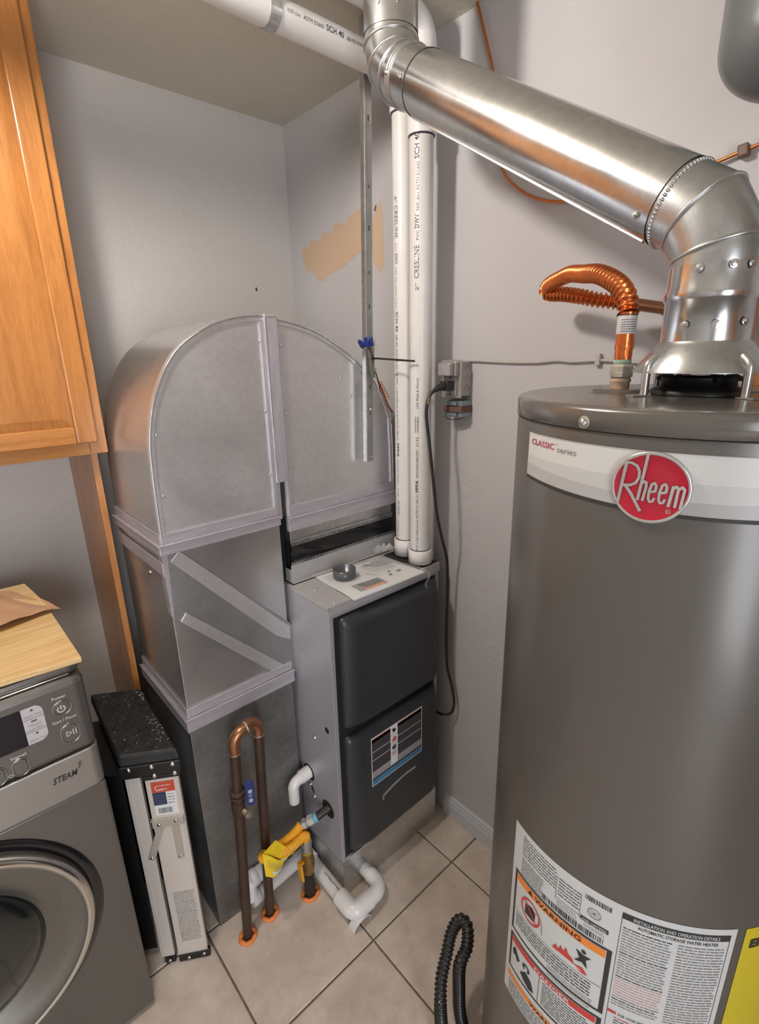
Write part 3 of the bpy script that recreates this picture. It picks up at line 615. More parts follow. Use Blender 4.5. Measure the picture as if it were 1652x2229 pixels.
tr = [('1F PVC 1120 NSF-pw-G ASTM D1785-21', 0, .010, .19, 0, 0), ('PPFA', .197, .012, .036, 0, .03), ('0923052850D  2132', .240, .010, .12, 0, 0), ('|||', .372, .011, .045, 0, 0), ('USA Made & Owned', .440, .010, .082, 0, 0),
      ('2"', .745, .014, .018, 0, 0), ('CRESLINE', .775, .019, .078, 0, .0), ('PVC', .865, .010, .022, 0, 0), ('DWV', .892, .017, .032, 0, .01), ('NSF-dwv ASTM D2665', .932, .010, .107, 0, 0), ('SCH 40', 1.045, .017, .055, 0, .01), ('280 PSI WATER AT 73F PVC 1120 NSF', 1.105, .011, .205, 1, 0)]
p2, h2 = pvcrun(Ry, 2.402, Rx, 'pvc_pipe', 'right of two white plastic vent pipes rising from the furnace, its print reading upward', 1.04, (aR, 1.075, tr, 1), ZT+.008, 1.085, 2.175)
# print on the level runs near the ceiling
def lfn(y, z, a):
    def fn(u, v, h=0):
        t = a-v/.0302; return V((-.74+u, y+(.0302+h)*-math.cos(t), z+(.0302+h)*-math.sin(t)))
    return fn
b = MB(); g = lfn(-.697, 2.334, R(8))
for t_, u, sz, wd, m, bo in (('NSF-dwv', .290, .010, .032, 1, 0), ('ASTM D2665', .328, .010, .052, 0, 0), ('SCH 40', .387, .016, .048, 0, .01), ('280 PSI WATER', .442, .010, .060, 0, 0)): b.text(g, t_, u, 0, sz, .0004, m, wd, bo)
b.build('pipe_print', ['ink', 'ink_soft'], h1, kind='stuff')
b = MB(); g = lfn(Ry, 2.402, R(30))
for t_, u, sz, wd, m, bo in (('NSF-dwv ASTM D2665', .30, .010, .085, 1, 0), ('SCH 40', .39, .016, .048, 1, .01)): b.text(g, t_, u, 0, sz, .0004, m, wd, bo)
b.build('pipe_print', ['ink', 'ink_soft'], h2, kind='stuff')
# perforated hanger strap holding the level pipe
b = MB()
y0, z0 = -.697, 2.334; pts = [(y0-.0315, H-.001), (y0-.0315, z0)]+[(y0-.0315*math.cos(R(t)), z0-.0315*math.sin(R(t))) for t in range(10, 180, 10)]+[(y0+.0315, z0), (y0+.0315, H-.001)]
for (ya, za), (yb_, zb_) in zip(pts, pts[1:]):
    dy, dz = yb_-ya, zb_-za; L = math.hypot(dy, dz); ny, nz = dz/L*-.0008, dy/L*.0008
    b.hexa([(-.488, ya, za), (-.463, ya, za), (-.463, ya+ny, za+nz), (-.488, ya+ny, za+nz), (-.488, yb_, zb_), (-.463, yb_, zb_), (-.463, yb_+ny, zb_+nz), (-.488, yb_+ny, zb_+nz)])
st = b.build('hanger_strap', 'galv_bright'); tag(st, 'galvanised hanger strap looped under the white pipe near the ceiling', 'strap')

# ================================================================== metal strut hanging in front of the duct
T0, T1 = V((-.172, -.655, H-.002)), V((-.199, -.655, 1.356)); ss = thing('support_strut', 'long thin galvanised metal strut hanging from the ceiling in front of the duct', 'strut', (-.199, -.655, 1.356))
dd = (T1-T0).normalized(); sx = V((1, 0, 0))-dd*dd.x; sx.normalize(); sy = dd.cross(sx)
b = MB(); c0 = (T0+T1)/2; hl = (T1-T0)/2
b.obox(c0, sx*.0125, hl, sy*.0012); b.build('channel', 'strut', ss, .0004)
MB().obox(c0-sx*.0135-sy*.004, sx*.0022, hl, sy*.008).build('flange', 'galv_bright', ss, .0004)
b = MB()
for k, t in enumerate((.07, .19, .33, .42, .52, .60, .68, .80, .87)):
    c = T0+(T1-T0)*t-V((0, .0016, 0)); b.nx().obox(c+sx*.001, sx*.0016, dd*(.006 if k % 2 else .003), sy*.0004)
b.build('punched_slot', 'gaug', ss)
b = MB(); b.lathe(T0+(T1-T0)*.858-V((0, .002, 0)), (0, -1, 0), [(.005, 0), (.005, .004), (.002, .006), (.002, .010)], 10); b.nx().lathe(T0+(T1-T0)*.985-V((0, .002, 0)), (0, -1, 0), [(.003, 0), (.003, .006)], 10); b.build('screw_head', 'screw', ss)

# ---- bundle of low-voltage wires tied to the strut
wb = thing('wire_bundle', 'bundle of thin wires with blue connectors tied to the metal strut', 'wires', (-.19, -.675, 1.50))
def wire(P, r, m, nm='wire'): return MB().tube(spline(P, 8), r, 6).build(nm, m, wb)
tp = V((-.190, -.668, 1.655))
wire([tp+V((-.012, 0, .030)), tp+V((-.006, -.003, .012)), tp, tp+V((.004, 0, -.04)), tp+V((.030, .0, -.085)), tp+V((.075, .020, -.14)), tp+V((.10, .026, -.165))], .0028, 'wire_red')
wire([tp+V((-.020, 0, .032)), tp+V((-.008, -.004, .010)), tp+V((0, -.003, -.02)), tp+V((.018, -.003, -.07)), tp+V((.045, .012, -.13)), tp+V((.095, .026, -.20))], .0014, 'wire_black')
wire([tp+V((.006, -.004, .045)), tp+V((.002, -.006, .02)), tp+V((.002, -.005, -.03)), tp+V((.015, -.003, -.08)), tp+V((.055, .014, -.145)), tp+V((.095, .026, -.205))], .0014, 'wire_white')
wire([tp+V((-.006, -.004, .035)), tp+V((.0, -.006, .01)), tp+V((-.004, -.006, -.03)), tp+V((-.002, -.006, -.055)), tp+V((.006, -.006, -.03))], .0014, 'wire_green')
wire([tp+V((.008, -.006, .058)), tp+V((.013, -.006, .05)), tp+V((.008, -.007, .02)), tp+V((.0, -.007, -.01))], .0013, 'wire_white')
pa, pb = tp+V((.022, 0, -.066)), tp+V((.058, 0, -.118)); ax = pb-pa; u_, w_, d_ = frame(ax)
MB().tube([pa+ax*(i/80)+(u_*math.cos(i*2*PI/13)+w_*math.sin(i*2*PI/13))*.0045 for i in range(81)], .0013, 6).build('coiled_wire', 'copper_wire', wb)
for dx, dz, tilt in ((-.046, .036, -.9), (-.030, .050, -.15), (-.010, .049, .2)):
    q0 = tp+V((dx*.75, -.004, .026)); q1 = tp+V((dx, -.006, dz)); dv = (q1-q0).normalized()
    MB().lathe(q0+dv*.004, dv, [(.0072, 0), (.0078, .004), (.0055, .021), (.004, .024), (0, .025)], 8, 0, False).build('wire_connector', 'wire_nut', wb)
b = MB(); b.ring(plane((tp.x, tp.y, tp.z-.004), (1, 0, 0), (0, 1, 0), (0, 0, 1)), .0, .004, .010, .012, 0, 0, 20)
b.box(tp.x-.014, tp.x+.010, tp.y-.010, tp.y-.0085, tp.z-.006, tp.z-.001)
za, zb_ = V((tp.x+.004, tp.y-.013, tp.z-.0035)), V((-.150, -.795, tp.z-.012)); mu_ = (za+zb_)/2; hh = (zb_-za)/2; nn_ = V((-hh.y, hh.x, 0)).normalized()
b.obox(mu_, hh, V((0, 0, .0026)), nn_*.0008)
tag(b.build('zip_tie', 'tie'), 'black zip tie around the wires on the strut, its long tail pointing right', 'zip tie')

# ================================================================== galvanised vent pipe of the water heater
A = V((-.326, -.899, 2.21)); B = V((-.388, -1.558, 1.808)); rv = .0515
dg = (B-A).normalized(); dn = V((0, 0, -1))
vp = thing('vent_pipe', 'shiny galvanised metal vent pipe slanting from the ceiling down to the water heater', 'pipe', (B.x, B.y, 1.65))
def elbow(P, d0, d1, Rb, k):
    ang = d0.angle(d1); t = Rb*math.tan(ang/2); s0 = P-d0*t; n = d0.cross(d1).normalized(); c = s0+(n.cross(d0))*Rb; rad = s0-c
    pts = [c+(Matrix.Rotation(ang*i/k, 3, n) @ rad) for i in range(k+1)]; return pts, t
up_, t1 = elbow(A, dn, dg, .070, 2); lo_, t2 = elbow(B, dg, dn, .052, 1)
MB().cyl((A.x, A.y, H-.001), (A.x, A.y, A.z+t1+.014), rv+.0022, seg=56, caps=False).build('upper_pipe', 'vent', vp)
# gores: middle of each arc step
def gores(pts, d0, d1, k, name, m, ext=.018):
    "pieces between successive mitre planes"
    P = [pts[0]-d0*.012]+[pts[0]]
    mids = []
    n = len(pts)
    for i in range(n-1):
        mids.append((pts[i]+pts[i+1])/2)
    Q = [pts[0]-d0*ext]
    # polygon path through tangent intersections
    D = [d0]+[(pts[i+1]-pts[i]).normalized() for i in range(n-1)]+[d1]
    Q += pts+[pts[-1]+d1*.018]
    e = MB().mitre(Q, rv+.0012, 56).build(name, m, vp)
    for i in range(n):
        a, c = D[i], D[i+1]; nn = (a+c).normalized()
        b = MB(); u, w_, _ = frame(nn); vs = []
        ring = []
        for j in range(57): t = 2*PI*j/56; q = (u*math.cos(t)+w_*math.sin(t))*(rv+.0018); ring.append(pts[i]+q*1.0)
        b.tube(ring[:-1], .0026, 8, closed=True); b.build('elbow_seam', 'galv_bright', e)
    return e
e1 = gores(up_, dn, dg, 3, 'upper_elbow', 'vent'); e2 = gores(lo_, dg, dn, 3, 'lower_elbow', 'vent_dull', .046)
s0, s1 = up_[-1]+dg*.088, lo_[0]-dg*.046
MB().cyl(up_[-1]+dg*.012, s0+dg*.002, rv+.0006, seg=56, caps=False).build('collar', 'vent', vp)
b = MB()
for tq in (.022, .030): b.nx().lathe(up_[-1]+dg*tq, dg, [(rv+.0006, -.003), (rv+.0032, -.0012), (rv+.0032, .0012), (rv+.0006, .003)], 56, caps=False)
b.build('collar_bead', 'galv_bright', e1)
MB().cyl(s0-dg*.002, s1+dg*.005, rv+.0026, seg=64, caps=False).build('slanting_pipe', 'vent', vp)
u, w_, _ = frame(dg)
b = MB(); b.cyl(s0-dg*.005, s0-dg*.0022, rv+.0034, seg=56); b.nx().cyl(s1+dg*.0052, s1+dg*.0085, rv+.0005, seg=56); b.build('pipe_joint_gap', 'gaug', vp)
b = MB()
for j in range(64):
    t = 2*PI*j/64; c = s1+dg*.012+(u*math.cos(t)+w_*math.sin(t))*(rv+.0018); b.ball(c, .0024, 6)
b.build('crimped_ring', 'galv_bright', vp, kind='stuff')
# long lock seam on the lower side of the slanting pipe
dwn = (V((0, 0, -1))-dg*dg.z*-1).normalized(); dwn = (V((-.25, 0, -1))-dg*V((-.25, 0, -1)).dot(dg)).normalized(); sd = dg.cross(dwn)
b = MB(); b.obox((s0+s1)/2+dwn*(rv+.0034), (s1-s0)/2, sd*.0035, dwn*.001); b.build('lock_seam', 'galv_bright', vp)
# lower upright pieces
z_el = lo_[-1].z-.018
b = MB(); b.lathe((B.x, B.y, 1.668), (0, 0, 1), [(rv+.0012, 0), (rv+.0012, z_el-.020-1.668-.022), (rv+.0035, z_el-1.668-.040), (rv+.0035, z_el-1.668-.032), (rv+.0018, z_el-1.668-.026), (rv+.0014, z_el-1.668)], 64, caps=False)
b.build('lower_pipe', 'vent', vp)
# screws with hex heads
b = MB()
def scr(p, n): b.nx().lathe(p, n, [(.0052, 0), (.0052, .0012), (.0038, .0014), (.0036, .0045), (0, .005)], 8, 0, False)
for a, z in ((206, 1.690), (242, 1.692), (170, 1.690), (215, z_el-.004), (178, z_el-.006), (238, z_el-.004)): n = V((math.cos(R(a)), math.sin(R(a)), 0)); scr(V((B.x, B.y, z))+n*(rv+.003), n)
for a, q in ((200, .0), (240, .01)): n = V((math.cos(R(a)), math.sin(R(a)), 0)); scr(V((A.x, A.y, A.z+t1+.045))+n*(rv), n)
lft = V((-1, 0, 0)); lft = (lft-dg*lft.dot(dg)).normalized(); dn2 = (dn-dg*dn.dot(dg)).normalized()
for t, a in ((-.020, 5), (-.065, 8)): n = (lft*math.cos(R(a))+dn2*math.sin(R(a))).normalized(); scr(s0+dg*t+n*(rv+.0015), n)
n = (lft*math.cos(R(32))+dn2*math.sin(R(32))).normalized(); scr(s1-dg*.012+n*(rv+.0026), n)
b.build('screw_head', 'screw', vp)
# ---- draft hood on the heater
dh = thing('draft_hood', 'metal draft hood on legs between the vent pipe and the heater top', 'hood', (B.x, B.y, 1.6025))
MB().lathe((B.x, B.y, 1.632), (0, 0, 1), [(.083, 0), (.083, .0012), (.057, .034), (.0515, .040), (.0515, .065), (.0505, .065), (.0505, .040), (.056, .033), (.081, .0)], 56, caps=False).build('cone', 'vent_dull', dh)
for a in (148, 236, 328, 58):
    n = V((math.cos(R(a)), math.sin(R(a)), 0)); t = V((-n.y, n.x, 0)); c = V((B.x, B.y, 0))
    p = [c+n*.068+V((0, 0, 1.652)), c+n*.078+V((0, 0, 1.644)), c+n*.080+V((0, 0, 1.634)), c+n*.080+V((0, 0, 1.6035))]
    MB().tube(spline(p, 5), .0052, 8).build('leg', 'steel', dh)
    MB().obox(c+n*.088+V((0, 0, 1.6035)), n*.013, t*.008, V((0, 0, .0008))).build('foot', 'steel', dh)
MB().lathe((B.x, B.y, 1.603), (0, 0, 1), [(.056, 0), (.056, .006), (.046, .010), (.044, .022)], 40).build('flue_collar', 'black_plastic', dh)
b = MB()
for k in range(3):
    a = R(40+120*k); p = [(-.05, 1.620), (-.052, 1.624), (-.038, 1.632), (-.028, 1.6265), (.028, 1.6265), (.038, 1.632), (.052, 1.624), (.05, 1.620)]
    t = V((math.cos(a), math.sin(a), 0)); n = V((-t.y, t.x, 0))*.0008
    b.nx().prism([V((B.x, B.y, z))+t*x-n for x, z in p], n*2)
b.build('baffle', 'black_plastic', dh)

# ================================================================== water heater
HX, HY, HR = -.383, -1.562, .239
wh = thing('water_heater', 'large round grey water heater tank with red oval brand badge, on the right', 'water heater', (HX, HY, 0))
MB().lathe((HX, HY, .0), (0, 0, 1), [(.0, .001), (HR-.006, .001), (HR-.002, .02), (HR, .03), (HR, 1.566), (HR-.001, 1.574)], 128, caps=False).build('jacket', 'heater', wh)
MB().lathe((HX, HY, 1.5745), (0, 0, 1), [(HR-.0035, 0), (HR-.001, .0005), (HR+.0015, .0015), (HR+.0015, .0225), (HR-.001, .0262), (HR-.004, .0275), (HR-.010, .0280), (.12, .0278), (0, .0278)], 128, caps=False).build('top_cap', 'heater_top', wh)
MB().lathe((HX, HY, 1.5735), (0, 0, 1), [(HR+.0006, 0), (HR+.0006, .0012)], 96, caps=False).build('cap_gap', 'gaug', wh)
for a, z in ((169.3, 1.584), (95, 1.584), (250, 1.584)):
    n = V((math.cos(R(a)), math.sin(R(a)), 0)); sq = MB().lathe(V((HX, HY, z))+n*(HR+.0012), n, [(.0075, 0), (.0070, .001), (0, .0012)], 14, 0, False)
    sq.lathe(V((HX, HY, z))+n*(HR+.002), n, [(.0050, 0), (.0050, .0015), (.0040, .0032), (0, .0045)], 14, 1); sq.build('cap_screw', ['crust', 'screw'], wh)
MB().lathe((-.385, -1.452, 1.602), (0, 0, 1), [(.045, 0), (.040, .004), (.03, .0045)], 32).build('nipple_plate', 'heater_top', wh)
# top label band
f = around((HX, HY), HR, R(144.6), 0); U = lambda a: R(a-144.6)*HR
b = MB(); n = 44; a1 = 246
def curve(zf0, zf1, m, h, aa=144.6, ab=a1):
    vs = []
    for i in range(n+1): a = aa+(ab-aa)*i/n; vs += [f(U(a), zf0(a), h), f(U(a), zf1(a), h)]
    b.add(vs, [(2*i, 2*i+2, 2*i+3, 2*i+1) for i in range(n)], m, True)
base = lambda a: 1.503-.007*math.sin(PI*(a-144.6)/(a1-144.6))
cut = lambda a: 1.507+.0*a
curve(lambda a: base(a)+.0005, lambda a: 1.5595, 0, .0004)
curve(lambda a: base(a)+.010, lambda a: 1.5595-.0006*(a-144.6)*0-.030, 1, .0006)
curve(lambda a: base(a)+.0, lambda a: max(base(a)+.001, 1.520-.010*math.sin(PI*(a-144.6)/100)), 2, .0008)
curve(lambda a: base(a)-.0042, lambda a: base(a)+.0002, 3, .0009)
curve(lambda a: 1.5592, lambda a: 1.5602, 2, .0009)
b.text(f, 'CLASSIC', U(147.0), 1.5455, .0105, .001, 4, R(12)*HR, .012); b.text(f, 'series', U(160.4), 1.5435, .0105, .001, 5, R(7.2)*HR)
b.text(f, 'TM', U(159.3), 1.5515, .0028, .001, 5)
b.build('brand_band', ['band1', 'band2', 'band3', 'ink', 'crimson', 'ink_soft'], wh, label='pale grey brand band with a black lower edge')
# round badge
rb = .0392; UC = U(188.6); ZC = 1.5215
G = lambda x, y, h=0: f(UC+x*rb, ZC+y*rb, h)
b = MB()
vs = []
sg = 56
prof = [(1.0, .0005), (1.0, .0035), (.97, .005), (.925, .005), (.905, .0042), (.6, .0042), (.3, .0042), (.001, .0042)]
for r_, h_ in prof:
    for i in range(sg): t = 2*PI*i/sg; vs.append(G(r_*math.cos(t), r_*math.sin(t), h_))
for j in range(len(prof)-1): b.add([], [], 0)
o_ = len(b.v); b.v += [tuple(p) for p in vs]
for j in range(len(prof)-1):
    for i in range(sg): b.f.append([o_+j*sg+i, o_+j*sg+(i+1) % sg, o_+(j+1)*sg+(i+1) % sg, o_+(j+1)*sg+i]); b.m.append(0 if j < 4 else 1); b.s.append(True)
S = lambda P, wd=.075: b.stroke(G, P, wd, .0054, 2)
S([(-.63, .64), (-.745, -.50)], .085)
S([(-.63, .64), (-.50, .645), (-.36, .58), (-.285, .44), (-.275, .27), (-.34, .10), (-.47, .02), (-.66, .0)], .075)
S([(-.60, .0), (-.42, -.22), (-.25, -.50), (-.155, -.66)], .085)
S([(-.125, .93), (-.16, .5), (-.245, -.36)], .075)
S([(-.20, .10), (-.14, .17), (-.08, .15), (-.075, .0), (-.125, -.36)], .07)
def ee(x):
    S([(x+.0, -.10), (x+.135, -.06), (x+.145, .08), (x+.10, .165), (x+.035, .12), (x-.01, -.08), (x-.01, -.28), (x+.035, -.37), (x+.10, -.35), (x+.13, -.26)], .065)
ee(.02); ee(.27)
S([(.56, .12), (.50, -.43)], .075); S([(.555, .05), (.62, .13), (.68, .08), (.65, -.43)], .07); S([(.685, .05), (.76, .13), (.82, .06), (.78, -.45)], .07)
b.ring(G, .52, -.58, .045, .06, .0052, 2, 16); b.text(G, 'R', .49, -.61, .08, .0052, 2)
b.build('brand_badge', ['silver', 'crimson', 'silver'], wh, label='crimson oval badge with silver lettering')
# lower warning label
A0 = 154.8; f = around((HX, HY), HR, R(A0), 0); U = lambda a: R(a-A0)*HR
b = MB(); b.q(f, 0, U(231.6), .552, .938, .0004, 0, 40)
bl, br_ = U(157.0), U(197.0)
def fr(u0, u1, v0, v1, t, m, h): b.q(f, u0, u1, v0, v0+t, h, m); b.q(f, u0, u1, v1-t, v1, h, m); b.q(f, u0, u0+t, v0+t, v1-t, h, m, 1); b.q(f, u1-t*1.6, u1, v0+t, v1-t, h, m, 1)
# serial block
for i in range(7): b.words(f, U(160), U(176), .925-.0058*i, .0028, .0008, 1)
for i in range(9): b.words(f, U(160), U(171), .882-.0042*i, .0022, .0008, 1)
for i in range(6): b.words(f, U(177), U(185), .915-.006*i, .0026, .0008, 1); b.words(f, U(177), U(185), .876-.005*i, .0022, .0008, 2)
b.bars(f, U(171), U(194), .849, .860, .0008, 1, .0022); b.bars(f, U(186.5), U(195), .915, .924, .0008, 1, .0016)
b.ring(f, U(190), .896, .0085, .0095, .0008, 2, 24); b.disc(f, U(190), .896, .0015, .001, 1, 8)
for i in range(5): b.words(f, U(188), U(192), .889+.003*i, .0012, .0008, 2)
b.q(f, U(185.7), U(195), .872, .880, .0008, 1); b.text(f, 'AHRI CERTIFIED', U(186.2), .8735, .0065, .0011, 0, R(8.3)*HR, .01)
for i in range(2): b.words(f, U(187), U(194), .867-.003*i, .0014, .0008, 2)
b.stroke(f, [(U(176.3), .918), (U(176.3), .872)], .0006, .0008, 1); b.stroke(f, [(U(185.3), .918), (U(185.3), .872)], .0006, .0008, 1)
# warning box
fr(bl, br_, .712, .846, .0042, 1, .0008); b.q(f, bl+.0045, br_-.008, .826, .8405, .001, 3)
b.text(f, 'WARNING', U(168), .8285, .0125, .0014, 1, R(19)*HR, .02); b.poly(f, [(U(164.6), .829), (U(167.2), .829), (U(165.9), .8385)], .0014, 1)
b.q(f, bl+.0045, br_-.008, .7635, .7642, .001, 1)
cu, cv = U(166.5), .794; b.ring(f, cu, cv, .0175, .0205, .0012, 4, 36, 1.15)
b.poly(f, [(cu-.011, cv-.013), (cu+.010, cv-.013), (cu+.010, cv+.007), (cu+.004, cv+.013), (cu-.006, cv+.010), (cu-.011, cv+.006)], .001, 1); b.stroke(f, [(cu-.013, cv+.015), (cu+.013, cv-.015)], .003, .0014, 4)
b.stroke(f, [(cu+.010, cv+.010), (cu+.018, cv+.012), (cu+.023, cv+.004), (cu+.025, cv-.02)], .0012, .001, 2)
fu_, fv = U(181.5), .770
b.poly(f, [(fu_-.018, fv+.004), (fu_-.012, fv+.016), (fu_-.008, fv+.010), (fu_-.004, fv+.022), (fu_, fv+.014), (fu_+.004, fv+.026), (fu_+.008, fv+.016), (fu_+.014, fv+.014), (fu_+.018, fv+.006), (fu_+.030, fv+.010), (fu_+.038, fv+.001), (fu_+.030, fv-.001)], .0012, 4)
b.disc(f, fu_+.029, fv+.043, .0035, .0014, 1, 10); b.poly(f, [(fu_+.018, fv+.040), (fu_+.024, fv+.026), (fu_+.017, fv+.016), (fu_+.028, fv+.021), (fu_+.036, fv+.014), (fu_+.033, fv+.030), (fu_+.040, fv+.038), (fu_+.030, fv+.036)], .0014, 1)
for i in range(5): b.words(f, bl+.010, U(192), .757-.0062*i, .0032, .001, 1)
for i in range(5): b.words(f, U(176), U(193), .7255-.0045*i+.0, .0020, .001, 2)
# danger box
fr(bl, br_, .618, .702, .0042, 1, .0008); b.q(f, bl+.0045, br_-.008, .684, .6965, .001, 4)
b.text(f, 'DANGER', U(171), .6862, .0115, .0014, 0, R(15)*HR, .02)
b.poly(f, [(U(159), .668), (U(160.5), .678), (U(162), .668), (U(163.5), .660), (U(162), .652), (U(160.5), .662), (U(159.5), .656)], .001, 1); b.ring(f, U(167), .664, .004, .008, .001, 1, 20, 1, -60, 240); b.poly(f, [(U(164), .640), (U(167), .655), (U(170), .648), (U(171.5), .630), (U(169), .626), (U(166), .632)], .001, 1)
b.stroke(f, [(U(173.5), .684), (U(173.5), .624)], .0008, .001, 1)
for i in range(10): b.words(f, U(175), U(193), .677-.0054*i, .0026, .001, 1)
b.q(f, bl, U(192), .594, .606, .001, 3); b.text(f, 'WARNING', U(170), .5955, .011, .0014, 1, R(16)*HR, .02)
for i in range(6): b.words(f, U(158), U(194), .587-.006*i, .0028, .001, 1)
# installation sheet
c0, c1_ = U(198.2), U(229.8); cm = (c0+c1_)/2
b.stroke(f, [(c0, .925), (c0, .60)], .0007, .0008, 1); b.stroke(f, [(c1_, .925), (c1_, .60)], .0007, .0008, 1)
b.q(f, c0, c1_, .9165, .9275, .001, 1); b.text(f, 'INSTALLATION AND OPERATION DETAILS', U(201.5), .919, .0085, .0014, 0, R(25)*HR, .012)
b.text(f, 'AUTOMATIC STORAGE WATER HEATER', U(203), .9075, .0078, .0012, 1, R(23.5)*HR, .01)
for i in range(30):
    v = .9-.0053*i
    b.words(f, c0+.003, cm-.003, v, .0026, .001, 5 if 18 < i < 26 else (1 if i % 9 == 0 else 2)); b.words(f, cm+.004, c1_-.003, v, .0026, .001, 2)
b.q(f, c0, c0+.012, .727, .732, .0012, 4); b.q(f, c1_-.010, c1_, .727, .732, .0012, 4)
b.text(f, 'FOR YOUR SAFETY READ BEFORE OPERATING', c0+.015, .7265, .0072, .0012, 1, (c1_-c0)*.74, .008)
for i in range(24): v = .719-.0053*i; b.words(f, c0+.010, cm-.003, v, .0026, .001, 1 if i % 5 else 4); b.words(f, cm+.004, c1_-.003, v, .0026, .001, 2)
b.q(f, c0, c0+.020, .677, .681, .0012, 4)
b.build('warning_label', ['paper', 'ink', 'ink_soft', 'orange', 'redp', 'pink'], wh, label='large white warning label with orange and red panels')
b = MB(); b.q(f, U(234.6), U(275), .62, .936, .0004, 0, 24); b.text(f, 'ENERGYGUIDE', U(237.0), .900, .021, .0012, 1, R(34)*HR, .04); b.build('yellow_label', ['yellow', 'ink'], wh, label='yellow energy label')

# ---- corrugated copper connector on the heater
cc = thing('copper_connector', 'corrugated copper water connector looping from the heater top to the wall', 'connector', (-.385, -1.452, 1.6045))
# path set by the nipple, the loop and the stub in the wall
loop = [(-.385, -1.452, 1.712), (-.378, -1.444, 1.735), (-.36, -1.42, 1.757), (-.325, -1.373, 1.778), (-.27, -1.318, 1.789), (-.21, -1.262, 1.800), (-.165, -1.215, 1.801), (-.128, -1.170, 1.797), (-.108, -1.150, 1.788), (-.108, -1.160, 1.780), (-.118, -1.200, 1.775), (-.125, -1.240, 1.767), (-.120, -1.275, 1.758), (-.105, -1.31, 1.752)]
P = spline(loop, 40); L = [0]
for a, c in zip(P, P[1:]): L.append(L[-1]+(c-a).length)
tot = L[-1]; N = 620; Q = []; j = 0
for i in range(N+1):
    s = tot*i/N
    while j < len(L)-2 and L[j+1] < s: j += 1
    t = (s-L[j])/max(1e-9, L[j+1]-L[j]); Q.append(P[j].lerp(P[j+1], t))
rr_ = [.0126+.0027*math.cos(2*PI*(tot*i/N)/.0098) for i in range(N+1)]
MB().tube(Q, rr_, 20).build('corrugated_tube', 'copper', cc)
b = MB(); b.cyl((-.385, -1.452, 1.652), (-.385, -1.452, 1.714), .0122, seg=24); b.lathe((-.385, -1.452, 1.648), (0, 0, 1), [(.0118, 0), (.0118, .012), (.0135, .018), (.0128, .022), (.0128, .03)], 24); b.build('cuff', 'copper', cc)
fw = around((-.385, -1.452), .0135, 0, 0); b = MB(); b.lathe((-.385, -1.452, 1.684), (0, 0, 1), [(.0132, 0), (.0134, .001), (.0134, .024), (.0132, .025)], 28, caps=False)
for i in range(6): b.words(fw, R(170)*.0135, R(262)*.0135, 1.687+.0032*i, .0013, .0003, 1)
b.lathe((-.385, -1.452, 1.7095), (0, 0, 1), [(.0137, 0), (.0137, .0015)], 28, 1, caps=False); b.build('paper_sleeve', ['key', 'ink'], cc, label='off-white printed paper sleeve')
MB().lathe((-.385, -1.452, 1.641), (0, 0, 1), [(.0105, 0), (.0125, .002), (.012, .006), (.0108, .008)], 20).build('green_corrosion', 'verd', cc)
MB().lathe((-.385, -1.452, 1.622), (0, 0, 1), [(.013, 0), (.0172, .0015), (.0172, .0165), (.0145, .019), (.012, .020)], 6, 0, False).build('hex_nut', 'crust', cc)
MB().lathe((-.385, -1.452, 1.6048), (0, 0, 1), [(.0135, 0), (.0135, .010), (.0150, .0115), (.0150, .014), (.013, .0175)], 24).build('rusty_nipple', 'rust', cc)
MB().cyl((-.108, -1.308, 1.7525), (-.040, -1.375, 1.738), .0115, seg=20).build('smooth_tail', 'copper_fit', cc)
sv = thing('stub_valve', 'chrome flange and dark shut-off valve where the copper connector meets the wall', 'valve', (-.002, -1.405, 1.73))
MB().cyl((-.041, -1.374, 1.7385), (-.003, -1.408, 1.732), .0135, seg=20).build('stub_pipe', 'copper_old', sv)
MB().lathe((-.001, -1.408, 1.732), (-1, 0, 0), [(.036, 0), (.035, .004), (.022, .012), (.014, .014)], 36, caps=False).build('wall_flange', 'chrome', sv)
MB().lathe((-.018, -1.395, 1.705), (-.6, .3, -.5), [(.006, 0), (.006, .012), (.018, .014), (.020, .02), (.018, .027), (.005, .029)], 14).build('valve_knob', 'chrome', sv)
# wooden board against the wall behind the heater
tag(MB().box(-.024, -.0005, -1.80, -1.535, .001, 1.735).build('wall_board', 'oak_dark', bevel=.002), 'orange-brown wooden board against the right wall, seen behind the draft hood', 'board')

# ================================================================== expansion tank at the upper right
et = thing('expansion_tank', 'dark grey rounded tank hanging at the upper right corner by the ceiling', 'tank', (-.182, -1.556, 1.995))
tx_, ty_ = -.182, -1.556
MB().lathe((tx_, ty_, 1.995), (0, 0, 1), [(.098*math.sin(R(t)), .075*(1-math.cos(R(t)))) for t in range(0, 91, 6)]+[(.098, .26), (.092, .285), (.075, .305), (.04, .318), (.012, .322)], 64).build('shell', 'tank', et)
MB().cyl((tx_, ty_, 2.31), (tx_, ty_, H-.001), .011, seg=16).build('hanger_pipe', 'copper_old', et)
MB().lathe((tx_, ty_, 2.165), (0, 0, 1), [(.0985, 0), (.0995, .002), (.0995, .005), (.0985, .007)], 64, caps=False).build('weld_seam', 'tank', et)

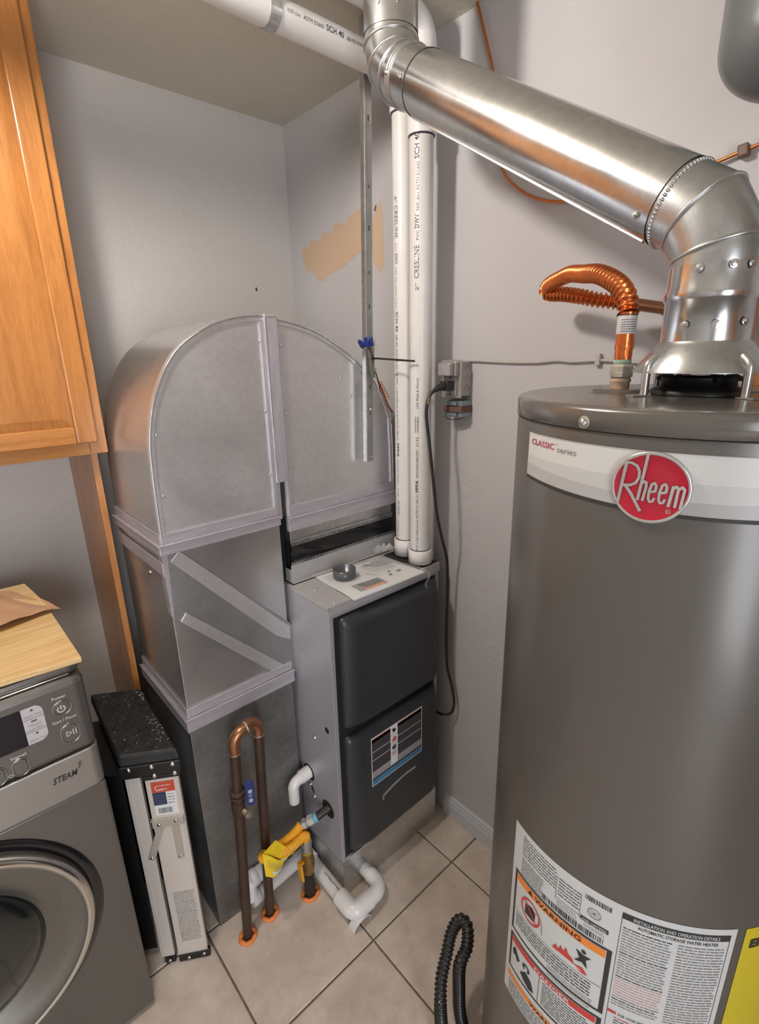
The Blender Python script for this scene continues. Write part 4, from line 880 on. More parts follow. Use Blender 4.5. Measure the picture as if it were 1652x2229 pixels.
# ================================================================== thin copper tube on the wall
ct = thing('copper_tube', 'thin bare copper tube drooping along the right wall behind the vent pipe', 'tube', (-.01, -1.1, 1.97))
MB().tube(spline([(-.012, -.862, H-.002), (-.012, -.892, 2.354), (-.012, -.915, 2.285), (-.013, -.935, 2.18), (-.014, -.953, 2.085), (-.014, -1.0, 2.031), (-.014, -1.065, 1.994), (-.014, -1.134, 1.976), (-.013, -1.22, 1.970), (-.012, -1.33, 1.974), (-.011, -1.414, 1.982), (-.011, -1.459, 1.990), (-.010, -1.60, 2.010), (-.010, -1.9, 2.03)], 10), .0034, 12).build('tube', 'copper_wire', ct)
MB().obox((-.0105, -1.459, 1.990), V((.0095, 0, 0)), V((0, -.008, .0012)), V((0, .0015, .0095))).build('wall_clip', 'brown', ct, .002)

# ================================================================== outlet box, plug, cord
ob = thing('outlet_box', 'grey metal outlet box with raised cover on the right wall beside the white pipes', 'outlet', (-.025, -.84, 1.49))
MB().box(-.046, -.0005, -.872, -.808, 1.545, 1.640).build('box', 'box_grey', ob, .004)
MB().box(-.0505, -.0465, -.876, -.804, 1.541, 1.644).build('face_plate', 'box_grey', ob, .002)
b = MB(); b.box(-.066, -.0508, -.868, -.812, 1.600, 1.640); b.box(-.084, -.0662, -.862, -.818, 1.602, 1.636); b.build('switch_cover', 'box_grey', ob, .003)
g = plane((0, -.8723, 0), (1, 0, 0), (0, 0, 1), (0, -1, 0)); b = MB()
for z in (1.618, 1.592, 1.566): b.nx().ring(g, -.022, z, .0085, .0095, .0004, 0, 24, 1, -60, 200)
b.build('knock_out', 'gaug', ob)
b = MB(); b.box(-.056, -.0508, -.862, -.820, 1.549, 1.598, 0); b.lathe((-.0562, -.841, 1.596), (-1, 0, 0), [(.003, 0), (.002, .002)], 8, 1); b.lathe((-.0562, -.841, 1.552), (-1, 0, 0), [(.003, 0), (.002, .002)], 8, 1); b.build('receptacle', ['box_grey', 'gaug'], ob, .001)
b = MB(); b.box(-.044, -.001, -.874, -.812, 1.518, 1.533, 0); b.nx().box(-.044, -.001, -.874, -.812, 1.488, 1.501, 0); b.nx().box(-.052, -.044, -.860, -.820, 1.520, 1.531, 0); b.nx().box(-.052, -.044, -.860, -.820, 1.490, 1.500, 0)
b.build('bracket', 'box_blue', ob, .001)
MB().box(-.050, -.0005, -.878, -.811, 1.5015, 1.5175).build('brown_block', 'brown', ob, .001)
MB().tube(spline([(-.045, -.815, 1.489), (-.045, -.825, 1.481), (-.04, -.85, 1.480), (-.03, -.87, 1.487)], 6), .0012, 6).build('loose_wire', 'wire_black', ob)
pc = thing('power_cord', 'black power cord plugged into the grey outlet box, hanging down behind the furnace', 'cord', (-.06, -.84, .45))
b = MB(); b.box(-.085, -.0565, -.856, -.828, 1.562, 1.588); b.tube([(-.085, -.842, 1.575), (-.10, -.838, 1.572), (-.115, -.832, 1.563)], [.011, .009, .0055], 12); b.build('plug', 'rubber', pc, .003)
MB().tube(spline([(-.112, -.832, 1.566), (-.128, -.826, 1.545), (-.137, -.826, 1.50), (-.136, -.836, 1.43), (-.130, -.846, 1.33), (-.118, -.852, 1.22), (-.088, -.848, 1.13), (-.056, -.842, 1.05), (-.045, -.838, .93), (-.043, -.836, .78), (-.038, -.838, .66), (-.028, -.852, .58), (-.024, -.860, .52), (-.028, -.852, .475), (-.045, -.825, .462), (-.052, -.79, .465)], 10), .0047, 10).build('cord', 'rubber', pc)
MB().tube([(-.1275, -.8262, 1.546), (-.1325, -.826, 1.528)], .0048, 12).build('brass_band', 'brass', pc)
nm = thing('wall_cable', 'thin painted cable running level along the right wall from the outlet box', 'cable', (-.006, -1.12, 1.63))
pth = spline([(-.006, -.868, 1.641), (-.006, -.90, 1.640), (-.006, -1.0, 1.636), (-.006, -1.08, 1.636), (-.006, -1.13, 1.640), (-.006, -1.17, 1.637), (-.006, -1.234, 1.6395), (-.006, -1.29, 1.637), (-.006, -1.35, 1.634), (-.006, -1.6, 1.63)], 8)
MB().tube(pth, .0036, 8).build('cable', 'nm', nm)
MB().box(-.012, -.0005, -1.240, -1.228, 1.628, 1.654).build('cable_clip', 'nm', nm, .002)

# ================================================================== copper water pipes from the floor
wp = thing('copper_loop', 'brown copper water pipe loop with blue valve handle, standing in front of the duct', 'pipe', (-.73, -.70, 0))
a0_, a1_ = V((-.775, -.706, .001)), V((-.741, -.700, .672)); b0_, b1_ = V((-.692, -.693, .001)), V((-.668, -.700, .690)); rp_ = .0138
MB().cyl(a0_, a0_.lerp(a1_, .70), rp_, seg=24).build('left_pipe', 'copper_old', wp)
MB().cyl(a0_.lerp(a1_, .77), a1_, rp_, seg=24).build('left_pipe', 'copper_old', wp)
MB().cyl(b0_, b1_, rp_, seg=24).build('right_pipe', 'copper_old', wp)
e_a = [a1_-V((0, 0, .02)), a1_]+[V((-.741+.030*(1-math.cos(R(t))), -.700, .680+.030*math.sin(R(t)))) for t in range(10, 91, 10)]+[V((-.702, -.700, .7115))]
e_b = [b1_-V((0, 0, .02)), b1_]+[V((-.668-.030*(1-math.cos(R(t))), -.700, .690+.030*math.sin(R(t)))) for t in range(10, 91, 10)]+[V((-.703, -.700, .7195))]
MB().tube(e_a, rp_+.0018, 24).build('elbow', 'copper_fit', wp); MB().tube(e_b, rp_+.0018, 24).build('elbow', 'copper_fit', wp)
b = MB(); b.lathe((-.706, -.700, .7135), (1, 0, .1), [(.0145, 0), (.017, .002), (.017, .005), (.0145, .007)], 20); b.nx().lathe(b1_-V((0, 0, .022)), (0, 0, 1), [(.014, 0), (.0168, .002), (.0155, .006)], 20); b.nx().lathe(a1_-V((0, 0, .022)), (0, 0, 1), [(.014, 0), (.0165, .002), (.0155, .005)], 20); b.build('solder_ring', 'solder', wp)
vc = a0_.lerp(a1_, .735); dv = (a1_-a0_).normalized()
b = MB(); b.lathe(vc-dv*.045, dv, [(.0155, 0), (.0165, .006), (.0165, .020), (.019, .022), (.019, .050), (.0165, .052), (.0165, .058), (.021, .060), (.021, .068), (.017, .070), (.017, .074), (.0215, .076), (.0215, .083), (.0155, .085)], 10, 0, False); b.build('valve_body', 'copper_old', wp)
vh = MB().cyl(vc+V((.004, -.008, -.022)), vc+V((.012, -.036, -.026)), .009, seg=10); vh.lathe(vc+V((.010, -.030, -.026)), (.2, -.97, 0), [(.011, 0), (.011, .006), (.006, .007), (.006, .012)], 6, 0, False); vh.build('valve_stem', 'solder', wp)
vu = V((.80, -.30, 0)).normalized(); c = vc+V((.022, -.034, .040)); prof_ = []
for cz, a0x in ((.034, 0), (-.028, 180)):
    for i in range(9): t = R(a0x+180*i/8); prof_.append((.0115*math.cos(t), cz+.0115*math.sin(t)))
hd = MB().prism([c+vu*x+V((0, 0, z)) for x, z in prof_], V((-.30, -.80, 0)).normalized()*.004).build('valve_handle', 'blue', wp, .001, label='blue lever handle')
g = plane(c+V((-.30, -.80, 0)).normalized()*.0042, vu, (0, 0, 1), (-.30, -.80, 0)); b = MB(); b.bars(g, -.005, .005, .004, .016, .0003, 0, .0012); b.ring(g, 0, -.004, .003, .0042, .0003, 0, 16); b.bars(g, -.005, .005, -.026, -.014, .0003, 0, .0014); b.build('handle_print', 'white', hd)
def foam(x, y, parent, r=.021):
    b = MB(); ring = []; n = 22
    for i in range(n): t = 2*PI*i/n; q = r*(1+.06*math.sin(i*1.3)+.06*math.sin(i*.6+1)); ring.append((x+q*math.cos(t), y+q*math.sin(t), .004+.002*math.sin(i*1.7)))
    b.tube(ring, .0065, 8, closed=True); return b.build('sealant_ring', 'foam', parent)
foam(-.775, -.706, wp); foam(-.692, -.693, wp)

# ================================================================== gas line
gl = thing('gas_riser', 'short black gas pipe from the floor with brass valve and yellow lever', 'gas pipe', (-.562, -.728, 0))
GX, GY = -.564, -.728
MB().lathe((GX, GY, .001), (0, 0, 1), [(.0185, 0), (.0175, .09), (.0175, .095)], 24).build('black_pipe', 'black_pipe', gl)
MB().lathe((GX, GY, .090), (0, 0, 1), [(.0165, 0), (.0165, .008), (.019, .012), (.0215, .030), (.0215, .062), (.0185, .078), (.0185, .092)], 10, 0, False).build('brass_valve', 'brass', gl)
b = MB(); b.lathe((GX, GY, .0885), (0, 0, 1), [(.0172, 0), (.0172, .002)], 20); b.nx().lathe((GX, GY, .1815), (0, 0, 1), [(.0165, 0), (.0165, .003)], 20); b.build('pipe_dope', 'yellow', gl)
b = MB(); b.obox((GX-.031, GY-.006, .128), (.0035, 0, 0), (.0, .012, 0), (-.002, 0, .033)); b.obox((GX-.026, GY-.004, .160), (.008, 0, 0), (0, .008, 0), (0, 0, .003)); b.build('valve_lever', 'csst', gl, .002)
b = MB(); b.lathe((GX, GY, .1848), (0, 0, 1), [(.0150, 0), (.0165, .004), (.0165, .016), (.0140, .018), (.0140, .024), (.0175, .026), (.0175, .040), (.0125, .044), (.0125, .050)], 12, 0, False); b.build('flare_fitting', 'steel', gl)
foam(GX, GY, gl, .024)
gc = thing('gas_connector', 'yellow jacketed flexible gas connector looping between the floor valve and furnace', 'gas hose', (-.61, -.74, .2))
hp = [(GX, GY, .232), (GX, GY-.001, .245), (GX-.006, GY-.003, .254), (GX-.022, GY-.006, .256), (GX-.050, GY-.008, .253), (GX-.085, GY-.008, .256), (GX-.118, GY-.006, .264), (GX-.137, GY+.003, .267), (GX-.140, GY+.014, .266), (GX-.128, GY+.022, .262), (GX-.100, GY+.022, .256), (GX-.066, GY+.022, .252), (GX-.030, GY+.018, .262), (GX-.004, GY+.014, .282)]
P = spline(hp, 26); MB().tube(P, [.0134+.0009*math.sin(i*1.15) for i in range(len(P))], 18).build('flex_hose', 'csst', gc)
MB().lathe((GX-.010, GY+.014, .278), (.55, -.32, .30), [(.010, 0), (.010, .012), (.0165, .013), (.0165, .024), (.013, .026), (.013, .030), (.0175, .032), (.0175, .050), (.012, .053)], 6, 0, False).build('hex_fitting', 'steel', gc)
MB().lathe((GX-.010, GY+.014, .278), (.55, -.32, .30), [(.0125, .050), (.0145, .052), (.0145, .060), (.0125, .062)], 20).build('thread_tape', 'teal', gc)
q0 = V((GX-.010, GY+.014, .278))+V((.55, -.32, .30)).normalized()*.058
MB().cyl(q0, V((fx0+.004, -.754, .322)), .0125, seg=20).build('black_nipple', 'black_pipe', gc)
b = MB()
def tgf(u, v):
    return (-.720+.067*u+.004*v*(1-u)-.013*v*u, -.750-.008*math.sin(PI*u)+.004*v, .322-.077*u-.095*v*(1-u)-.037*v*u+.004*math.sin(u*6+v*2))
def tagf(u, v):
    t = u; x = GX-.040-.085*math.sin(PI*.55*t+.2)+.030*v*t; y = GY-.024-.012*math.sin(PI*t)-.010*v; z = .275-.030*t-.095*v*(.25+.75*t)
    return (x, y, z)
b.grid(lambda u, v: tgf(u, v), 14, 12, 0)
b.grid(lambda u, v: (-.720+.052*v+.067*u*(1-.2*v), -.750+.016*v*(1-u*.3), .322-.004*v-.077*u-.010*u*v), 10, 10, 0)
tg = b.build('warning_tag', 'csst_tag', gc, label='curled yellow warning tag')
def TF(u, v, h=0):
    p = tgf(u, v); return V((p[0], p[1]-h-.0008, p[2]))
b = MB()
for i in range(6): b.words(TF, .15, .8, .25+.06*i, .018, .0005, 1)
b.q(TF, .35, .8, .66, .84, .0006, 0, 4); b.q(TF, .72, .95, .56, .70, .0006, 0, 3)
b.build('tag_print', ['white', 'ink_soft'], tg)

# ================================================================== condensate drain
ce = thing('condensate_elbow', 'small white plastic elbow sticking out of the furnace side', 'pipe', (-.52, -.655, .31))
b = MB(); b.cyl((fx0+.006, -.655, .393), (-.524, -.655, .390), .0205, seg=28); b.lathe((-.524, -.655, .390), (-1, 0, 0), [(.0175, -.001), (.0175, .0015)], 28); b.build('socket', 'pvc_fit', ce)
MB().tube([V((-.520, -.655, .390)), V((-.530, -.656, .389))]+[V((-.530-.022*math.sin(R(t)), -.656, .367+.022*math.cos(R(t)))) for t in range(10, 91, 10)]+[V((-.552, -.656, .316))], .0168, 28).build('elbow', 'pvc_fit', ce)
cdp = thing('condensate_drain', 'white plastic drain pipe on the floor, hooking into the furnace base pan', 'pipe', (-.5, -.76, 0))
r = .0212; zc = .047
dp = MB().cyl((-.517, -.655, zc+.006), (-.517, -.845, zc), r, seg=28).build('straight_pipe', 'pvc', cdp)
g0 = lambda u, v, h=0: V((-.517-(r+h)*math.sin(.25-v/r), -.69-u, zc+.003+(r+h)*math.cos(.25-v/r)))
b = MB(); b.text(g0, 'USA Made & Owned', .055, .002, .010, .0004, 0, .085); b.words(g0, .005, .03, .002, .004, .0004, 0); b.build('pipe_print', 'ink', dp, kind='stuff')
rf = .0262
MB().tube([V((-.517, -.826, zc)), V((-.517, -.866, zc))]+[V((-.493-.024*math.cos(R(t)), -.872-.024*math.sin(R(t)), zc)) for t in range(10, 91, 10)]+[V((-.455, -.896, zc))], rf, 28).build('elbow', 'pvc_fit', cdp)
MB().tube([V((-.458, -.896, zc)), V((-.436, -.896, zc))]+[V((-.436+.034*math.sin(R(t)), -.862-.034*math.cos(R(t)), zc)) for t in range(10, 91, 10)]+[V((-.402, -.838, zc))], r+.002, 28).build('elbow', 'pvc_fit', cdp)
MB().cyl((-.402, -.842, zc), (-.402, -.805, zc), r, seg=28).build('pan_stub', 'pvc', cdp)
b = MB()
b.lathe((-.517, -.636, zc+.006), (0, -1, 0), [(rf, 0), (rf, .036)], 28); b.lathe((-.500, -.640, zc+.006), (-1, 0, 0), [(rf, 0), (rf, .060)], 28); b.build('tee', 'pvc_fit', cdp)
MB().cyl((-.555, -.640, zc+.006), (-.700, -.652, zc+.010), r+.001, seg=28).build('side_pipe', 'pvc', cdp)
MB().lathe((-.700, -.652, zc+.010), (-1, 0, 0), [(r+.001, 0), (r+.005, .001), (r+.005, .03)], 28).build('end_socket', 'pvc_fit', cdp)
MB().cyl((-.600, -.640, .13), (-.700, -.646, .125), r+.002, seg=28).build('upper_pipe', 'pvc', cdp)
b = MB(); b.lathe((-.700, -.646, .125), (-1, 0, 0), [(r+.003, 0), (r+.005, .001), (r+.005, .022)], 28); b.tube([(-.716, -.646, .125), (-.726, -.646, .11), (-.728, -.646, .07), (-.726, -.650, .058)], r+.001, 20); b.build('elbow', 'pvc_fit', cdp)
# loose cut piece of pipe standing under the elbow
b = MB(); b.grid(lambda u, v: (-.502-.034*math.cos(PI*u), -.918+.028*v-.006*math.sin(PI*u), .0035+.036*math.sin(PI*u)), 18, 3, 0, True, thick=(0, 0, -.003))
tag(b.build('pipe_saddle', 'pvc_fit'), 'white half-round plastic pipe saddle on the floor at the drain elbow', 'pipe saddle')

# ================================================================== black corrugated hose loop near the water heater
bh = thing('corrugated_hose', 'black corrugated hose bent over in a loop on the floor left of the water heater', 'hose', (-.48, -1.25, 0))
hp = [(-.556, -1.277, .115), (-.549, -1.267, .17), (-.522, -1.246, .205), (-.487, -1.232, .232), (-.458, -1.220, .256), (-.436, -1.221, .278), (-.427, -1.234, .290), (-.432, -1.252, .286), (-.452, -1.266, .258), (-.480, -1.268, .23), (-.489, -1.275, .165), (-.492, -1.282, .095), (-.489, -1.292, .04), (-.487, -1.297, .002)]
P = spline(hp, 40); L = [0]
for a, c in zip(P, P[1:]): L.append(L[-1]+(c-a).length)
tot = L[-1]; N = 560; Q = []; j = 0
for i in range(N+1):
    s = tot*i/N
    while j < len(L)-2 and L[j+1] < s: j += 1
    Q.append(P[j].lerp(P[j+1], (s-L[j])/max(1e-9, L[j+1]-L[j])))
MB().tube(Q, [.0145+.0016*math.cos(2*PI*(tot*i/N)/.0092) for i in range(N+1)], 18).build('hose', 'hose', bh)
b = MB(); b.lathe((-.560, -1.283, .078), (.08, .10, 1), [(.0165, 0), (.0170, .004), (.0170, .040), (.0160, .044)], 20); b.build('end_sleeve', 'brass', bh)
b = MB(); b.lathe((-.5565, -1.2787, .1215), (.08, .10, 1), [(.0166, 0), (.0174, .001), (.0166, .003)], 20); b.build('sleeve_ring', 'white', bh)
b = MB(); b.lathe((-.5625, -1.286, .0), (.03, .04, 1), [(.013, .001), (.013, .04), (.0165, .045), (.0165, .065), (.014, .068), (.014, .086)], 8, 0, False); b.build('supply_stop', 'steel', bh)

# ================================================================== washing machine
wx1 = -1.0375; wx0 = wx1-.686; wy0 = -.686; wy1 = -.14; wz = 1.060
wm = thing('washing_machine', 'graphite front-load washing machine with round door at the lower left', 'washing machine', ((wx0+wx1)/2, (wy0+wy1)/2, 0))
b = MB(); b.box(wx0, wx1, wy0+.02, wy1, .012, .757); b.build('body', 'washer_black', wm, .004)
def rbox(z0, z1, yf, rad, name, m, bev=.004, ytop=None):
    q = [(wx1, wy1), (wx1, yf+rad)]+[(wx1-rad+rad*math.cos(R(t)), yf+rad-rad*math.sin(R(t))) for t in range(15, 91, 15)]+[(wx0+rad-rad*math.sin(R(t)), yf+rad-rad*math.cos(R(t))) for t in range(0, 90, 15)]+[(wx0, yf+rad), (wx0, wy1)]
    return MB().prism([(x, y, z0) for x, y in q], (0, 0, z1-z0)).build(name, m, wm, bev)
fp = MB().box(wx0+.001, wx1-.001, wy0, wy0+.0195, .014, .757).build('front_panel', 'washer', wm, .005, seg=3)
rbox(.759, .858, wy0-.004, .020, 'silver_strip', 'washer_silver', .003)
co = rbox(.8605, 1.036, wy0-.004, .022, 'console', 'washer_top', .014)
rbox(1.0365, wz, wy0+.012, .024, 'top_panel', 'washer_top', .010)
MB().tube([(wx1-.024, wy0+.0115, 1.040), (wx0+.024, wy0+.0115, 1.040)], .0022, 8).build('top_trim', 'chrome', wm)
for x in (wx0+.06, wx1-.06):
    for y in (wy0+.08, wy1-.06): MB().cyl((x, y, .001), (x, y, .013), .022, seg=16).build('foot', 'rubber', wm)
g = plane((0, wy0-.0042, 0), (1, 0, 0), (0, 0, 1), (0, -1, 0))
b = MB()
b.q(g, -1.60, -1.155, .925, 1.008, .0006, 0, 1)
b.poly(g, [(-1.155, .925), (-1.130, .925), (-1.122, .930), (-1.119, .938), (-1.119, .994), (-1.122, 1.002), (-1.130, 1.008), (-1.155, 1.008)], .0006, 1)
for z in (.952, .981): b.q(g, -1.155, -1.119, z, z+.0008, .0009, 2, 1)
b.poly(g, [(-1.140, .998), (-1.134, .998), (-1.137, 1.003)], .001, 2); b.poly(g, [(-1.140, .948), (-1.134, .948), (-1.137, .943)], .001, 2); b.q(g, -1.142, -1.132, .974, .9765, .001, 2, 1)
b.text(g, 'Adjust Time', -1.1525, .986, .0075, .001, 3, .031); b.text(g, 'Mixed', -1.147, .9645, .007, .001, 3, .020); b.text(g, 'Load Bell', -1.1515, .9555, .007, .001, 3, .027); b.text(g, 'Adjust Time', -1.1525, .930, .0075, .001, 3, .031)
b.build('display', ['lcd', 'key', 'ink', 'ink_soft'], co, label='black display with a pale three-key pad')
b = MB()
b.text(g, 'Power', -1.101, 1.0015, .0098, .0009, 0, .025, .012); b.text(g, 'Start / Pause', -1.1095, .9475, .0098, .0009, 0, .044, .012); b.text(g, 'Signal', -1.189, .9085, .0092, .0009, 0, .026, .012); b.text(g, 'Rinse+Spin', -1.240, .9085, .0092, .0009, 0, .034, .012)
b.ring(g, -1.089, .978, .0055, .0078, .0028, 0, 24, 1, 120, 420); b.stroke(g, [(-1.089, .9775), (-1.089, .9865)], .0024, .0029, 0)
b.stroke(g, [(-1.090, .921), (-1.090, .909), (-1.080, .915), (-1.090, .921)], .0017, .0028, 0); b.stroke(g, [(-1.0775, .922), (-1.0775, .909)], .0017, .0028, 0); b.stroke(g, [(-1.0725, .922), (-1.0725, .909)], .0017, .0028, 0)
b.ring(g, -1.195, .876, .0028, .004, .001, 0, 16)
b.build('console_lettering', 'lett', co)
def pill(x, z, rx, rz, n=40):
    q = []
    for i in range(n): t = 2*PI*i/n; q.append((x+rx*math.cos(t), z+(rz-rx)*(1 if math.sin(t) > 0 else -1)+rx*math.sin(t)))
    return q
for x, z, rx, rz in ((-1.087, .979, .0165, .0165), (-1.083, .914, .0165, .0235), (-1.176, .886, .0135, .0195), (-1.214, .886, .0135, .0195)):
    pl = pill(x, z, rx-.002, rz-.002); k = MB().prism([g(a, c, .0002) for a, c in pl], (0, -.0022, 0)).build('push_button', 'washer_top', co, .0008)
    MB().tube([g(a, c, .0012) for a, c in pill(x, z, rx, rz)], .0009, 6, closed=True).build('button_ring', 'chrome', k)
g2 = plane((0, wy0-.0042, 0), (1, 0, 0), (0, 0, 1), (0, -1, 0))
b = MB(); b.text(g2, 'STEAM', -1.1335, .809, .020, .0008, 0, .048, .018, .30); b.ring(g2, -1.079, .833, .0022, .0036, .0008, 0, 12, 1, 0, 250); b.stroke(g2, [(-1.083, .822), (-1.078, .831)], .0016, .0008, 0); b.build('steam_lettering', 'ink', wm)
# round door
DC = V((-1.380, wy0, .488))
dd_ = MB().lathe(DC, (0, -1, 0), [(.290, -.002), (.287, .003), (.270, .004), (.262, .002)], 96, caps=False).build('door_recess', 'black_gloss', wm)
dr = MB().lathe(DC, (0, -1, 0), [(.266, .003), (.266, .018), (.260, .026), (.252, .029), (.240, .029), (.205, .020), (.182, .006), (.168, .002)], 96, caps=False).build('door', 'door_ring', wm)
MB().lathe(DC, (0, -1, 0), [(.2665, .016), (.2650, .024), (.2600, .0285), (.2540, .0305), (.2480, .0305), (.2500, .027)], 96, caps=False).build('chrome_rim', 'chrome', dr)
MB().lathe(DC, (0, -1, 0), [(.172, .003), (.168, .010), (.150, .022), (.10, .034), (0, .038)], 64, caps=False).build('door_glass', 'door_glass', dr)

# ---- board, smaller offcut and brown paper on the washer
bd = [(-1.036, -.688), (-1.038, -.420), (-1.052, -.420), (-1.052, -.30), (-1.118, -.245), (-1.60, -.245), (-1.62, -.655)]
bd = [(-1.034, -.686), (-1.038, -.402), (-1.070, -.395), (-1.62, -.30), (-1.66, -.62)]
b = MB(); b.prism([(x, y, wz+.0012) for x, y in bd], (0, 0, .012)); o = b.build('pine_board', 'pine', bevel=.0015); tag(o, 'pale pine board lying on top of the washing machine', 'board')
b = MB(); b.prism([(-1.058, -.180, wz+.0012), (-1.036, -.395, wz+.0012), (-1.30, -.290, wz+.0012), (-1.30, -.170, wz+.0012)], (0, 0, .018)); tag(b.build('wood_offcut', 'pine', bevel=.001), 'small pine offcut behind the board, under the brown paper', 'board')
pq = [V((-1.26, -.445)), V((-1.018, -.430)), V((-1.055, -.250)), V((-1.26, -.075))]
def pf(u, v):
    p = pq[0]*(1-u)*(1-v)+pq[1]*u*(1-v)+pq[2]*u*v+pq[3]*(1-u)*v
    return (p.x, p.y+.008*math.sin(u*9)*(1-v), wz+.0235+.010*math.sin(u*3.2+v*2)*(1-v*.4)+.012*v*(1-u)+.002*math.sin(u*23+v*9))
b = MB(); b.grid(pf, 26, 14, thick=(0, 0, -.0012)); ppz = b.build('brown_paper', 'card'); tag(ppz, 'torn sheet of brown paper on the pine boards at the left edge', 'paper')

# ================================================================== folded step stool
so = thing('step_stool', 'folded aluminium step stool with black speckled tread between washer and duct', 'step stool', (-.93, -.55, 0))
s0 = V((-.992, -.600, 0)); e1_ = V((.850, -.527, 0)).normalized(); e2_ = V((.05, 1, 0)).normalized(); nf = V((-.527, -.850, 0)).normalized()
Z = lambda z: V((0, 0, z))
def sp(s, d, z): return s0+e1_*s+e2_*d+Z(z)
b = MB(); b.hexa([sp(-.004, -.004, .700), sp(.140, -.004, .700), sp(.140, .325, .700), sp(-.004, .325, .700), sp(0, 0, .732), sp(.136, 0, .732), sp(.136, .320, .732), sp(0, .320, .732)])
tr_ = b.build('tread', 'black_tread', so, .006)
b = MB()
for i in range(12):
    for k in range(5):
        c = sp(.018+.024*k+.012*(i % 2), .03+.024*i, .7325)
        if k == 4 and i % 2: continue
        for sg_ in (1, -1): b.obox(c, (e1_*.007+e2_*.010*sg_), (e1_*.0008*sg_-e2_*.0006)*1.0, Z(.0006))
b.build('tread_ridge', 'black_tread', tr_, kind='stuff')
b = MB(); random.seed(5)
for i in range(34): b.obox(sp(random.uniform(.005, .13), random.uniform(.0, .31), .7332), e1_*random.uniform(.0004, .0015), e2_*random.uniform(.0004, .0018), Z(.0003))
for i in range(22): b.obox(sp(random.uniform(.105, .133), random.uniform(.03, .16), .7335), (e1_+e2_*random.choice((1, -1))).normalized()*random.uniform(.002, .005), e2_*.0005, Z(.0003))
for i in range(10): b.obox(sp(random.uniform(.12, .134), random.uniform(.24, .31), .7335), e1_*random.uniform(.001, .004), e2_*.0008, Z(.0003))
b.build('plaster_specks', 'speck', tr_, kind='stuff')
def fbox(s0_, s1_, z0, z1, d0, d1, name, m, par=so, bev=.001, s0t=None, s1t=None):
    a0x, a1x = (s0_, s1_) if s0t is None else (s0t, s1t)
    F_ = lambda s, d, z: s0+e1_*s-nf*d*-1*1.0+Z(z) if False else s0+e1_*s+nf*d+Z(z)
    return MB().hexa([F_(s0_, d1, z0), F_(s1_, d1, z0), F_(s1_, d0, z0), F_(s0_, d0, z0), F_(a0x, d1, z1), F_(a1x, d1, z1), F_(a1x, d0, z1), F_(a0x, d0, z1)]).build(name, m, par, bev)
fbox(-.004, .140, .664, .7005, -.010, .006, 'side_bracket', 'black_plastic', bev=.003)
fbox(.045, .136, .652, .6645, -.010, .006, 'side_bracket', 'black_plastic', bev=.003)
fbox(.004, .040, .028, .665, -.012, .002, 'rear_rail', 'alu'); fbox(.050, .130, .020, .654, -.010, .0035, 'front_rail', 'alu')
fbox(.012, .015, .035, .662, .002, .0035, 'rail_ridge', 'alu'); fbox(.123, .126, .028, .652, .0035, .0050, 'rail_ridge', 'alu')
gs = plane(s0, e1_, (0, 0, 1), nf)
b = MB()
for s, z in ((.018, .692), (.072, .693), (.122, .693), (.075, .665), (.124, .665)): b.nx().lathe(gs(s, z, .006), nf, [(.0065, 0), (.006, .0018), (.0035, .0028), (0, .003)], 16)
b.build('rivet', 'screw', so)
pl_ = MB().obox(gs(.088, .5145, .0065), e1_*.040, Z(.014), nf*.0025).build('bracket_plate', 'alu2', so, .004)
b = MB(); b.obox(gs(.088, .5290, .0085), e1_*.040, Z(.0012), nf*.005); b.build('plate_lip', 'alu2', pl_)
b = MB()
for s, z in ((.066, .512), (.108, .516)): b.nx().lathe(gs(s, z, .009), nf, [(.005, 0), (.0045, .0018), (0, .002)], 12)
b.build('rivet', 'screw', pl_)
def bar(sa, za, sb, zb, wd=.009):
    a, c = gs(sa, za, .006), gs(sb, zb, .005); d = (c-a).normalized(); t = d.cross(nf)*wd
    o = MB().obox((a+c)/2, (c-a)/2, t, nf*.0012).build('spreader_bar', 'alu2', so, .0008)
    MB().lathe(c+nf*.0014-d*.008, nf, [(.0045, 0), (.004, .0015), (0, .002)], 12).build('rivet', 'screw', o)
bar(.070, .505, .030, .395); bar(.104, .505, .104, .385)
fbox(.012, .040, .002, .0275, -.010, .0025, 'foot', 'black_plastic'); fbox(.050, .136, .001, .0265, -.008, .0065, 'foot', 'black_plastic', bev=.003)
b = MB()
for s, z in ((.026, .016), (.078, .012), (.120, .016)): b.nx().lathe(gs(s, z, .0068), nf, [(.005, 0), (.0045, .0015), (0, .002)], 14)
b.build('foot_rivet', 'screw', so)
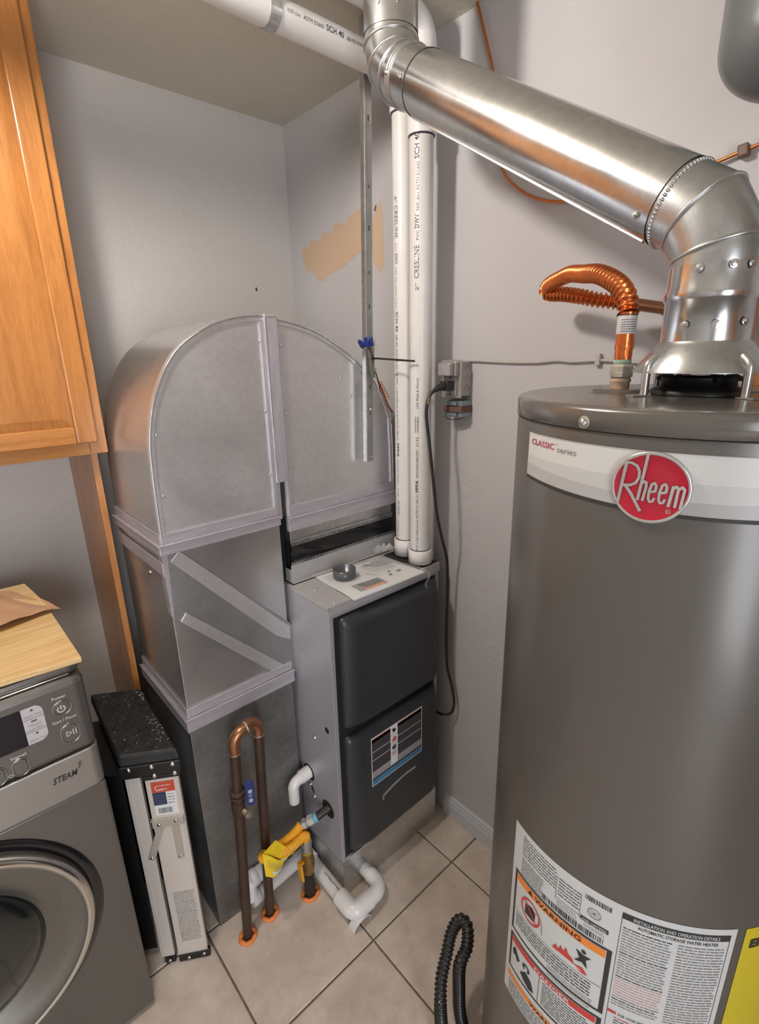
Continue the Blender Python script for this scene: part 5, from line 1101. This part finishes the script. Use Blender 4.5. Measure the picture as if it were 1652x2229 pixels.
# far side rails and step, coloured black to carry the shade of the gap
def far(sa, sb, z0, z1, name, m): return MB().hexa([sp(sa, .300, z0), sp(sb, .300, z0), sp(sb, .318, z0), sp(sa, .318, z0), sp(sa, .300, z1), sp(sb, .300, z1), sp(sb, .318, z1), sp(sa, .318, z1)]).build(name, m, so)
far(.006, .045, .001, .70, 'rear_rail', 'black_plastic'); far(.055, .130, .001, .70, 'front_rail', 'black_plastic')
b = MB(); b.hexa([sp(.010, .02, .32), sp(.030, .02, .32), sp(.030, .298, .32), sp(.010, .298, .32), sp(.010, .02, .43), sp(.030, .02, .43), sp(.030, .298, .43), sp(.010, .298, .43)]); b.build('step_gap_fill', 'black_plastic', so)
b = MB(); b.hexa([sp(-.034, .03, .03), sp(.002, .03, .03), sp(.002, .29, .03), sp(-.034, .29, .03), sp(-.034, .03, .655), sp(.002, .03, .655), sp(.002, .29, .655), sp(-.034, .29, .655)]); b.build('step_gap_fill', 'black_plastic', so)  # black block added to darken the gap beside the washer
# labels
b = MB(); a_, c_, z0, z1 = .062, .118, .537, .643; h0 = .0040
b.poly(gs, [(a_+.003, z0), (c_-.003, z0), (c_, z0+.003), (c_, z1-.003), (c_-.003, z1), (a_+.003, z1), (a_, z1-.003), (a_, z0+.003)], h0, 0)
b.q(gs, a_, c_, .610, z1, h0+.0004, 1, 1); b.q(gs, a_, a_+.032, .570, .610, h0+.0004, 2, 1)
b.ring(gs, a_+.016, .624, .006, .008, h0+.0008, 0, 20, 1, 60, 200); b.words(gs, a_+.014, c_-.010, .630, .003, h0+.0008, 0); b.text(gs, 'SAFETY', a_+.010, .6155, .008, h0+.0008, 0, .028, .02)
for i in range(4): b.words(gs, a_+.035, c_-.004, .600-.009*i, .0028, h0+.0006, 3 if i % 2 else 4); b.words(gs, a_+.004, a_+.028, .600-.008*i, .0016, h0+.0008, 4)
b.bars(gs, a_+.008, a_+.042, .543, .560, h0+.0006, 3, .0018)
b.build('product_label', ['white', 'red', 'navy', 'ink', 'ink_soft'], so, label='red, white and navy product sticker')
b = MB()
for i in range(34): b.words(gs, .066, .121, .262-.0056*i, .0026 if i % 7 else .0036, .0042, 0)
b.build('instruction_print', 'ink_soft', so)
